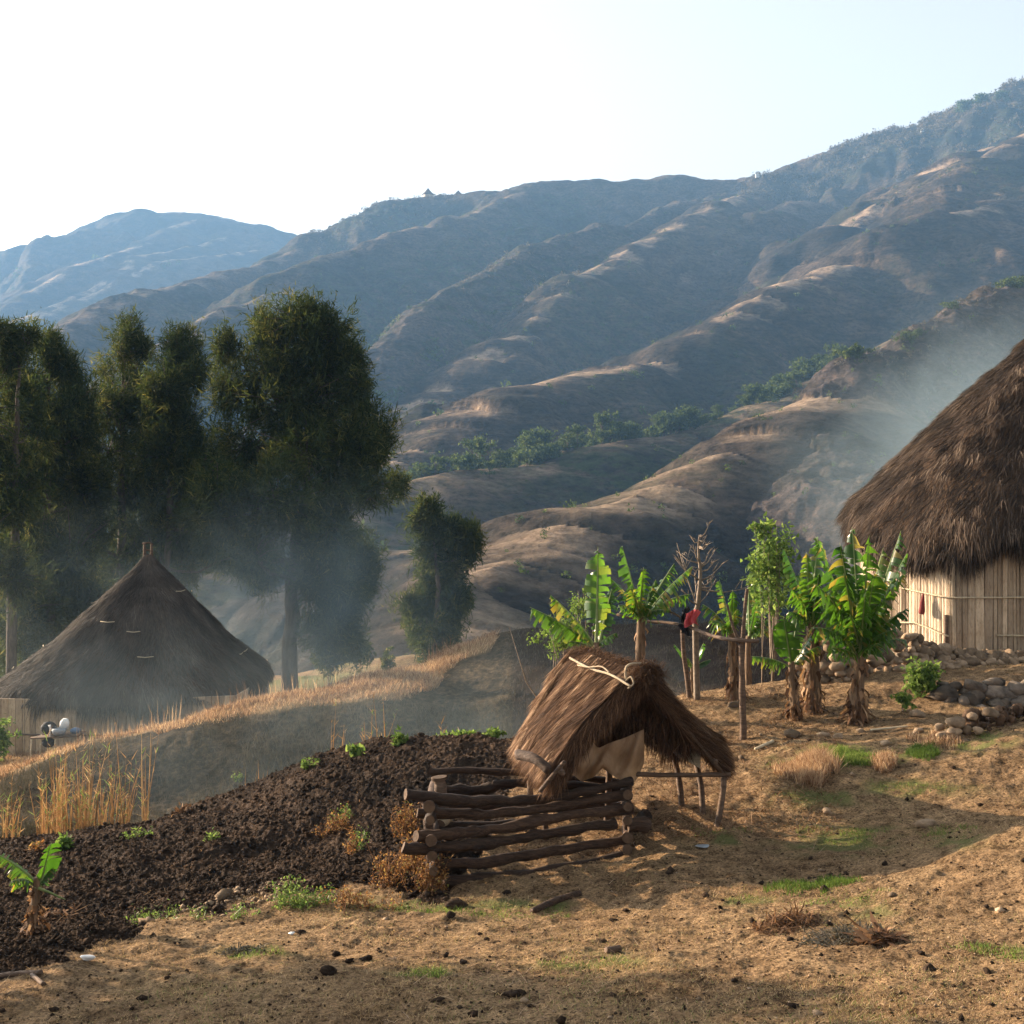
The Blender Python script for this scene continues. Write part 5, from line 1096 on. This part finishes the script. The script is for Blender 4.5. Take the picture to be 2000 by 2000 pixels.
# ================================================================ grasses, reeds, weeds
def grow(n, pxr, Yr, accept, hgt, wid, mat, name, label, cat, seed, lean=(.12,0), kind='stuff', vr=(0,1), sz=None):
    rg_ = np.random.default_rng(seed); px = rg_.uniform(*pxr, n); Yv = np.exp(rg_.uniform(np.log(Yr[0]), np.log(Yr[1]), n)); x = (px-1000)*Yv/F
    z = near_h(x, Yv); k = accept(px, Yv, pyof(x, Yv, smooth_h(x, Yv)), rg_, x); x, Yv, z, px = x[k], Yv[k], z[k], px[k]; n = len(x)
    cl = .6+.8*(fbm(x*1.7, Yv*1.7, 3, seed)+.5); h = rg_.uniform(*hgt, n)*np.clip(cl, .3, 1.6)
    b = np.stack([x, Yv, z-.01], 1); d = np.stack([rg_.normal(lean[1], lean[0], n), rg_.normal(0, lean[0], n), np.ones(n)], 1)
    v, f, a = blades(b, b+d*h[:, None], wid, bend=np.stack([rg_.normal(0,.04,n), rg_.normal(0,.04,n), .1*np.ones(n)],1)*h[:, None], val=np.clip(vr[0]+(vr[1]-vr[0])*rg_.random(n)+fbm(x*.9,Yv*.9,2,seed+1)*.3,0,1))
    return tag(mesh_np(name, v, f, M[mat], dict(v=a), False), label, cat, kind=kind)
def on_strip(px, Y, py, rg_, x): return (py < np.interp(px, BOTX, BOTY)+6+10*fbm(x*1.2, Y*1.2, 3, 77)) & (py > np.interp(px, TOPX, TOPY)-16) & (px < 978)
grow(190000, (-60, 980), (24.6, 32), lambda px,Y,py,rg_,x: on_strip(px,Y,py,rg_,x) & (rg_.random(len(px)) < .22+1.5*np.clip(fbm(x*2.2,Y*2.2,4,19)+.12,0,1)), (.03,.17), .010, 'drygrass', 'dry_grass', 'golden dry grass along the top of the bank', 'grass', 51, (.45,.1))
grow(9000, (150, 980), (27, 32), lambda px,Y,py,rg_,x: (py < np.interp(px, TOPX, TOPY)+14) & (py > np.interp(px, TOPX, TOPY)-16) & (rg_.random(len(px)) < .2+.8*(px > 820)), (.18,.50), .010, 'drygrass', 'tall_dry_grass', 'tall reddish dry grass stalks along the crest of the bank', 'grass', 52, (.16,-.05))
grow(110000, (0, 1000), (19.5, 27), lambda px,Y,py,rg_,x: (py > np.interp(px, BOTX, BOTY)-4) & (rg_.random(len(px)) < .35+.6*fbm(x*.8,Y*.8,3,4)), (.05,.22), .010, 'scrub', 'bank_weeds', 'dull withered weeds on the shaded face of the bank', 'weeds', 53, (.5,0), vr=(0,.6))
grow(26000, (980, 1660), (20.5, 36), lambda px,Y,py,rg_,x: rg_.random(len(px)) < .5, (.04,.16), .010, 'scrub', 'slope_weeds', 'sparse withered weeds on the dark slope behind the yard', 'weeds', 54, (.5,0), vr=(0,.7))
YARD = lambda px,Y,py,rg_,x: (py > np.interp(px, BX, BY)+10*fbm(x*2,Y*2,3,51)) & ((px > 880) | (Y < 12.5)) & (Y < 20)
def yard_ok(px, Y, py, rg_, x):
    s = soil_mask(x, Y, (HZ-py)*Y/F); return (s < .4) & (rg_.random(len(px)) < .25+.9*np.clip(fbm(x*1.4, Y*1.4, 4, 14)+.35, 0, 1))
grow(330000, (-80, 2100), (5.7, 19.8), yard_ok, (.008,.030), .0045, 'stubble', 'stubble', 'short dry stubble and dead grass over the trodden yard', 'grass', 55, (1.0,.2), vr=(0,.78))
def in_green(thr):
    def f(px, Y, py, rg_, x):
        m = np.zeros(len(px)); 
        for a, b, c, d in gp: m = np.maximum(m, np.exp(-((px-a)/c)**2-((py-b)/d)**2))
        s = soil_mask(x, Y, (HZ-py)*Y/F); return (m*(.6+fbm(x*4,Y*4,3,8)*1.6) > thr*(.6+.8*rg_.random(len(px)))) & (Y < 19.5) & (s < .4)
    return f
grow(260000, (300, 2050), (6, 18), in_green(.42), (.012,.045), .005, 'greengrass', 'green_grass', 'low green grass in patches on the yard', 'grass', 56, (.6,0))
def patch(cx, cy, rx, ry): return lambda px,Y,py,rg_,x: ((px-cx)/rx)**2+((py-cy)/ry)**2 < (.25+1.3*rg_.random(len(px)))*(1+2.4*fbm(x*5,Y*5,3,3))
def tuft(cx, cy, rx, ry, n, hgt, mat, name, label, seed, wid=.006, lean=(.35,0), vr=(0,1)):
    c = hit(cx, cy); return grow(n, (cx-rx*1.3, cx+rx*1.3), (max(5.7, c[1]-1.2), c[1]+1.6), patch(cx, cy, rx, ry), hgt, wid, mat, name, label, 'grass', seed, lean, None, vr)
def tagk(o): 
    if 'kind' in o: del o['kind']
    return o
tuft(1572,1520,52,24,30000,(.05,.16),'drygrass','grass_tuft','orange dry grass tuft below the banana plants',61)
tuft(1728,1500,20,12,9000,(.05,.13),'drygrass','grass_tuft','small round orange dry grass tuft right of the green patch',62)
tuft(1652,1488,55,17,30000,(.02,.08),'greengrass','green_tuft','brightest green grass patch on the upper yard',63)
tuft(1803,1475,26,12,16000,(.02,.08),'greengrass','green_tuft','dark green round grass cushion near the stone heap',64,vr=(0,.4))
tuft(1835,1450,50,14,12000,(.03,.10),'drygrass','grass_tuft','pale dry grass in front of the stone heap',65)
tuft(1590,1745,75,14,24000,(.012,.05),'greengrass','green_tuft','green grass patch below the long shadow',66,vr=(0,.5))
# reeds in the gully
def reeds(pxs, npx, hpx, name, label, seed, Y=(20.6,22.6), mat='reed', leaf=True, baseacc=None, r=.010):
    rg_ = np.random.default_rng(seed); L = []; n = npx; nc = max(3, n//9); cxs = rg_.uniform(pxs[0], pxs[1], nc); px = np.clip(cxs[rg_.integers(0, nc, n)]+rg_.normal(0, 4.5, n), pxs[0]-6, pxs[1]+6); Yv = rg_.uniform(*Y, n); x = (px-1000)*Yv/F; z = near_h(x, Yv)
    h = rg_.uniform(hpx[0], hpx[1], n)*Yv/F*(.45+.62*rg_.random(n)); b = np.stack([x, Yv, z], 1); d = np.stack([rg_.normal(.03,.10,n), rg_.normal(0,.08,n), np.ones(n)], 1); tip = b+d*h[:, None]
    v = rg_.random(n)*.8
    for th in (0, 1.57): L.append(blades(b, tip, r*2, wdir=np.tile([math.cos(th), math.sin(th), 0], (n,1)), val=v))
    if leaf:
        k = np.repeat(np.arange(n), 9); t = rg_.random(len(k))**.6; p = b[k]+(tip-b)[k]*t[:, None]; an = rg_.random(len(k))*6.28; ln = rg_.uniform(.08,.26,len(k))
        up = rg_.uniform(-.3, .9, len(k)); L.append(blades(p, p+np.stack([np.cos(an)*.6, np.sin(an)*.6, up], 1)*ln[:, None], .016, val=np.where(rg_.random(len(k)) < .35, .95, rg_.random(len(k))*.8)))
    v, f, a = join_blades(L); return tag(mesh_np(name, v, f, M[mat], dict(v=a), False), label, 'reeds', kind='stuff')
reeds((88,215), 150, (90,225), 'reeds', 'sunlit dry reed clump in front of the far hut', 71)
reeds((10,90), 30, (60,150), 'reeds', 'thin shaded reeds at the left edge of the gully', 72)
reeds((200,285), 40, (90,260), 'reeds', 'tall leaning reeds right of the sunlit clump', 73)
reeds((395,560), 18, (50,130), 'reeds', 'few thin stalks in the misty middle of the gully', 74, leaf=False, Y=(19.5,22))
reeds((625,760), 46, (90,200), 'reeds', 'greenish reeds below the grassy bank', 75, Y=(20,23))
reeds((820,885), 14, (70,150), 'reeds', 'sparse green reeds behind the bright leafy patch', 76, Y=(20,22))
# weeds round the pen and along the field edge
def weed(px, py, R, n, mat, label, seed, h=(.2,.5), leafs=.03, w_=1.0):
    rg_ = np.random.default_rng(seed); c = hit(px, py); root = empty('weed_clump', c, label, 'plant', 'weeds round the pen and field edge'); ns = max(4, n//30); mb = MB(); L = []
    for _ in range(ns):
        o = rg_.normal(0, 1, 2)*R*[w_, .6]; b = np.array([c[0]+o[0], c[1]+o[1], 0]); b[2] = G(b[0], b[1]); H = rg_.uniform(*h); e = b+np.array([rg_.normal(0,.25)*H, rg_.normal(0,.2)*H, H]); mb.tube([b, (b+e)/2+rg_.normal(0,.02,3), e], [.005,.004,.002], 4, cap=False)
        m = 30; t = rg_.random(m); p = b+(e-b)*t[:, None]+rg_.normal(0, .035, (m,3)); d = rg_.normal(0,1,(m,3)); d /= np.linalg.norm(d,axis=1)[:,None]; L.append(blades(p, p+d*leafs, leafs*.6, val=rg_.random(m)))
    mb.build('stem', M['dry'] if mat != 'bright' else M['rib'], root, off=c); v, f, a = join_blades(L); mesh_np('foliage', v-c, f, M[mat], dict(v=a), False, root)
weed(838,1745,.09,1100,'weed','dense rusty dry weed at the front left corner of the log pen',81,(.12,.38))
weed(805,1700,.07,700,'weed','upper rusty dry weed beside the stacked log ends',82,(.15,.42))
weed(755,1735,.06,500,'weed','thin brown dry weed left of the pen corner',83,(.15,.42))
weed(790,1630,.08,700,'weed','orange brown weed behind the left log ends of the pen',84,(.12,.35))
weed(565,1768,.07,500,'bright','green weed at the middle of the field edge',85,(.06,.2),.028)
weed(610,1772,.08,420,'bright','yellow green weed next right on the field edge',86,(.05,.15),.028); weed(690,1772,.12,700,'weed','yellow brown weeds along the field edge left of the pen',87,(.05,.17),.024,1.6)
weed(470,1795,.05,200,'bright','small green sprout on the field edge above a flat stone',88,(.04,.12),.024); weed(290,1800,.09,420,'bright','pale green weeds at the left end of the field edge',89,(.03,.10),.022,1.5); weed(375,1795,.06,200,'bright','tiny weeds between the stones of the field edge',90,(.03,.10),.02)
weed(690,1665,.05,260,'weed','reddish withered stalks in the field left of the pen',91,(.1,.28)); weed(660,1628,.07,520,'weed','red brown withered maize stump in the dark field',92,(.1,.26)); weed(702,1665,.03,90,'bright','green shoots among the reddish stalks in the field',93,(.1,.26),.03)
weed(672,1600,.04,160,'bright','green shoot over the withered maize stump',94,(.06,.14),.03)
weed(130,1655,.02,40,'bright','lone green seedling near the top of the field',95,(.05,.1),.09); weed(75,1660,.04,80,'weed','reddish shrivelled leaves near the left edge of the field',96,(.03,.12),.05); weed(275,1632,.08,160,'bright','spread of small green seedlings in the upper field',97,(.02,.06),.04,2); weed(415,1640,.03,60,'bright','single yellow green seedling in mid field',98,(.02,.06),.04)
weed(470,1527,.03,60,'bright','yellow green seedling on the field crest in the middle',99,(.05,.12),.06); weed(597,1500,.04,80,'bright','light green seedling on the field crest further right',110,(.04,.12),.06); weed(700,1477,.04,90,'bright','broad leaved seedling on the field crest below the reeds',111,(.05,.14),.10); weed(352,1590,.04,60,'dry','pinkish dead leaf cluster on the field crest',112,(.03,.09),.07); weed(780,1455,.02,24,'bright','single pale upright leaf on the field crest',113,(.06,.16),.10)
leafy('leafy_vine', P(905,1441,18.2), (.42,.4,.10), 1100, 'bright', .06, 'bright green leafy patch on the crest of the dark field', 'plant', None, 6, 121)
leafy('leafy_vine', P(962,1432,18.3), (.18,.2,.07), 400, 'bright', .055, 'smaller bright leafy patch next to the thatched roof', 'plant', None, 4, 122)
# pebbles, clods and chaff strewn about
def strew(n, pxr, Yr, ok, r, mat, name, label, seed, cat):
    rg_ = np.random.default_rng(seed); px = rg_.uniform(*pxr, n); Yv = np.exp(rg_.uniform(np.log(Yr[0]), np.log(Yr[1]), n)); x = (px-1000)*Yv/F; z = near_h(x, Yv); s = soil_mask(x, Yv, smooth_h(x, Yv)); k = ok(s, Yv, px, rg_); x, Yv, z = x[k], Yv[k], z[k]; n = len(x)
    base = np.array([[1,0,0],[-1,0,0],[0,1,0],[0,-1,0],[0,0,1],[0,0,-1],[.6,.6,.5],[-.6,.6,.4],[.6,-.6,.5],[-.6,-.6,.4]], float)
    F6 = np.array([[4,6,0],[4,0,8],[4,8,3],[4,3,9],[4,9,1],[4,1,7],[4,7,2],[4,2,6],[5,0,6],[5,6,2],[5,2,7],[5,7,1],[5,1,9],[5,9,3],[5,3,8],[5,8,0]])
    R = rg_.uniform(*r, n)*(1+2.0*(rg_.random(n) < .05)); Vv = base[None]*(1+rg_.normal(0,.22,(n,10,1)))*R[:,None,None]*rg_.uniform(.55,1.2,(n,1,3)); th = rg_.random(n)*6.28; cx, sx = np.cos(th)[:,None], np.sin(th)[:,None]
    Vv = np.stack([Vv[...,0]*cx-Vv[...,1]*sx, Vv[...,0]*sx+Vv[...,1]*cx, Vv[...,2]*.8], -1)+np.stack([x,Yv,z+R*.25],1)[:,None,:]
    f = (F6[None]+np.arange(n)[:,None,None]*10).reshape(-1,3); return tag(mesh_np(name, Vv.reshape(-1,3), f, M[mat], dict(v=np.repeat(rg_.random(n),10)), True), label, cat, kind='stuff')
grow(16000, (700, 2080), (6, 19), lambda px,Y,py,rg_,x: (soil_mask(x,Y,(HZ-py)*Y/F) < .4) & (rg_.random(len(px)) < .15+.9*np.clip(fbm(x*.8,Y*.8,4,24)+.1,0,1)), (.010,.045), .005, 'drygrass', 'straw_litter', 'pale straw bits lying all over the yard', 'straw', 137, (2.6,0), vr=(0,1))
strew(60000, (-60,1060), (8.5,20), lambda s,Y,px,g: s > .5, (.004,.016), 'soil', 'soil_clods', 'crumbled dark clods over the turned field', 131, 'soil')
strew(9000, (-60,2080), (5.8,19), lambda s,Y,px,g: (s < .3) & (g.random(len(s)) < .5), (.003,.014), 'soil', 'scattered_clods', 'dark crumbs and droppings scattered over the yard', 132, 'soil')
strew(1500, (700,2080), (6,19), lambda s,Y,px,g: (s < .3) & (g.random(len(s)) < .5), (.004,.014), 'stone', 'pebbles', 'small tan pebbles scattered over the yard', 133, 'pebbles')
strew(900, (250,560), (10,12.5), lambda s,Y,px,g: (s > .2) & (s < .98), (.008,.028), 'stone', 'edge_stones', 'pebbles along the edge between field and yard', 134, 'pebbles')
grow(26000, (1000, 1640), (11.8, 18.5), lambda px,Y,py,rg_,x: rg_.random(len(px)) < .5, (.01,.05), .012, 'dry', 'leaf_chaff', 'brown dead leaf scraps under the banana plants', 'leaf litter', 135, (2.2,0))
grow(3000, (0, 1000), (10.5, 18), lambda px,Y,py,rg_,x: (soil_mask(x,Y,(HZ-py)*Y/F) > .5) & (rg_.random(len(px)) < .4), (.01,.05), .008, 'dry', 'field_chaff', 'pale straw scraps on the turned field', 'straw', 136, (2.2,0), vr=(.3,1))

# a tree standing outside the frame at the left: its shade falls over the bottom left of the yard
leafy('shrub_tree', (-8.3, 11.6, -1.15), (1.7,1.4,.95), 11000, 'hillleaf', .2, 'round dark tree outside the left edge shading the near yard', 'tree', None, 9, 141)
SKY_STRENGTH = 0.09; SUN_STRENGTH = 5.0; EXPOSURE = 2.05
HAZE = 0.00020; HAZE_COL = (.28,.54,.90); HAZE_G = 0.0
def smoke(c, R, dens, label):
    mb = MB(); mb.blob((0,0,0), R, 28, 16, 0.0)
    t = NT('smoke_air'); p = t.n('ShaderNodeVolumePrincipled'); p.inputs['Color'].default_value = (.50,.66,.74,1)
    tc = t.n('ShaderNodeTexCoord'); mp = t.n('ShaderNodeMapping'); mp.inputs['Scale'].default_value = (1/R[0], 1/R[1], 1/R[2]); t.l(tc.outputs['Object'], mp.inputs[0])
    vm = t.n('ShaderNodeVectorMath'); vm.operation = 'LENGTH'; t.l(mp.outputs[0], vm.inputs[0])
    f = t.math('MAXIMUM', t.math('SUBTRACT', 1.0, t.math('MULTIPLY', vm.outputs['Value'], vm.outputs['Value'])), 0.0)
    nz = t.math('MAXIMUM', t.math('SUBTRACT', t.noise(tc.outputs['Object'], .38, 3, .6, .8), .33), 0.0)
    t.l(t.math('MULTIPLY', t.math('MULTIPLY', t.math('POWER', f, 1.6), nz), dens*6.0), p.inputs['Density'])
    t.l(p.outputs[0], t.out.inputs['Volume']); o = mb.build('smoke', t.mat)
    o.location = tuple(c); tag(o, label, 'smoke', kind='stuff')
# ================================================================ light, air, lens
sc = bpy.context.scene
w = bpy.data.worlds.new('World'); sc.world = w; w.use_nodes = True
nt = w.node_tree; nt.nodes.clear()
sky = nt.nodes.new('ShaderNodeTexSky'); sky.sky_type = 'NISHITA'; sky.sun_disc = False
sky.sun_elevation = SUN_EL; sky.sun_rotation = math.atan2(SUN_AZ[0], SUN_AZ[1])
sky.air_density = 1.0; sky.dust_density = 9.0; sky.ozone_density = .6; sky.altitude = 1200
bg = nt.nodes.new('ShaderNodeBackground'); bg.inputs[1].default_value = SKY_STRENGTH
wo = nt.nodes.new('ShaderNodeOutputWorld'); hs = nt.nodes.new('ShaderNodeHueSaturation'); hs.inputs['Saturation'].default_value = .15; nt.links.new(sky.outputs[0], hs.inputs['Color']); nt.links.new(hs.outputs[0], bg.inputs[0]); nt.links.new(bg.outputs[0], wo.inputs[0])
sl = bpy.data.lights.new('sun', 'SUN'); sl.energy = SUN_STRENGTH; sl.angle = math.radians(.5); sl.color = (1.0, .76, .52)
so = bpy.data.objects.new('sun', sl); COL.objects.link(so)
sd = Vector((SUN_AZ[0]*math.cos(SUN_EL), SUN_AZ[1]*math.cos(SUN_EL), math.sin(SUN_EL)))
so.rotation_euler = sd.to_track_quat('Z', 'Y').to_euler(); so.location = (-20, 10, 30)
def volume(name, dens, col, aniso=0.0):
    t = NT(name); p = t.n('ShaderNodeVolumePrincipled')
    p.inputs['Color'].default_value = (*col, 1); p.inputs['Density'].default_value = dens; p.inputs['Anisotropy'].default_value = aniso
    t.l(p.outputs[0], t.out.inputs['Volume']); return t
if HAZE > 0:
    hz = MB(); x0, x1, y0, y1, z0, z1 = -1750, 3000, -20, 3650, -330, 500
    hz.box(((x0+x1)/2, (y0+y1)/2, (z0+z1)/2), (x1-x0, y1-y0, z1-z0))
    tag(hz.build('haze', volume('haze_air', HAZE, HAZE_COL, HAZE_G).mat, smooth=False), kind='stuff')
cam = bpy.data.cameras.new('camera'); co = bpy.data.objects.new('camera', cam); COL.objects.link(co)
co.rotation_euler = (math.radians(90), 0, 0); cam.sensor_width = 36; cam.lens = 36*F/2000
cam.shift_y = (HZ-1000)/2000.0; cam.clip_end = 12000; cam.clip_start = .1
sc.camera = co
sc.view_settings.view_transform = 'Standard'; sc.view_settings.look = 'None'; sc.view_settings.gamma = 1
sc.view_settings.exposure = EXPOSURE; sc.view_settings.use_curve_mapping = False
sc.render.engine = 'CYCLES'; cy = sc.cycles
cy.use_denoising = True; cy.max_bounces = 6; cy.diffuse_bounces = 3; cy.glossy_bounces = 2; cy.transmission_bounces = 4; cy.volume_bounces = 1; cy.transparent_max_bounces = 8
cy.use_fast_gi = False
smoke(P(420,1190,37.8), (9.5,3.0,4.4), .046, 'pale smoke drifting between the far hut and the trees')
smoke(P(640,1150,38.2), (5.5,2.8,4.6), .042, 'pale smoke hanging in front of the tallest tree')
smoke(P(480,1470,22.4), (7.0,3.0,2.2), .016, 'thin mist lying in the gully')
smoke(P(300,1330,28.6), (5.2,1.8,2.1), .022, 'faint smoke over the thatch of the far hut')
smoke(P(900,1370,24.0), (6.0,3.0,2.2), .02, 'thin mist at the upper end of the gully')
smoke(P(1790,930,38), (5.6,5.5,4.6), .035, 'smoke seeping from behind the large hut')
smoke(P(1950,790,40), (5.0,5.5,4.6), .04, 'smoke rising behind the roof of the large hut')
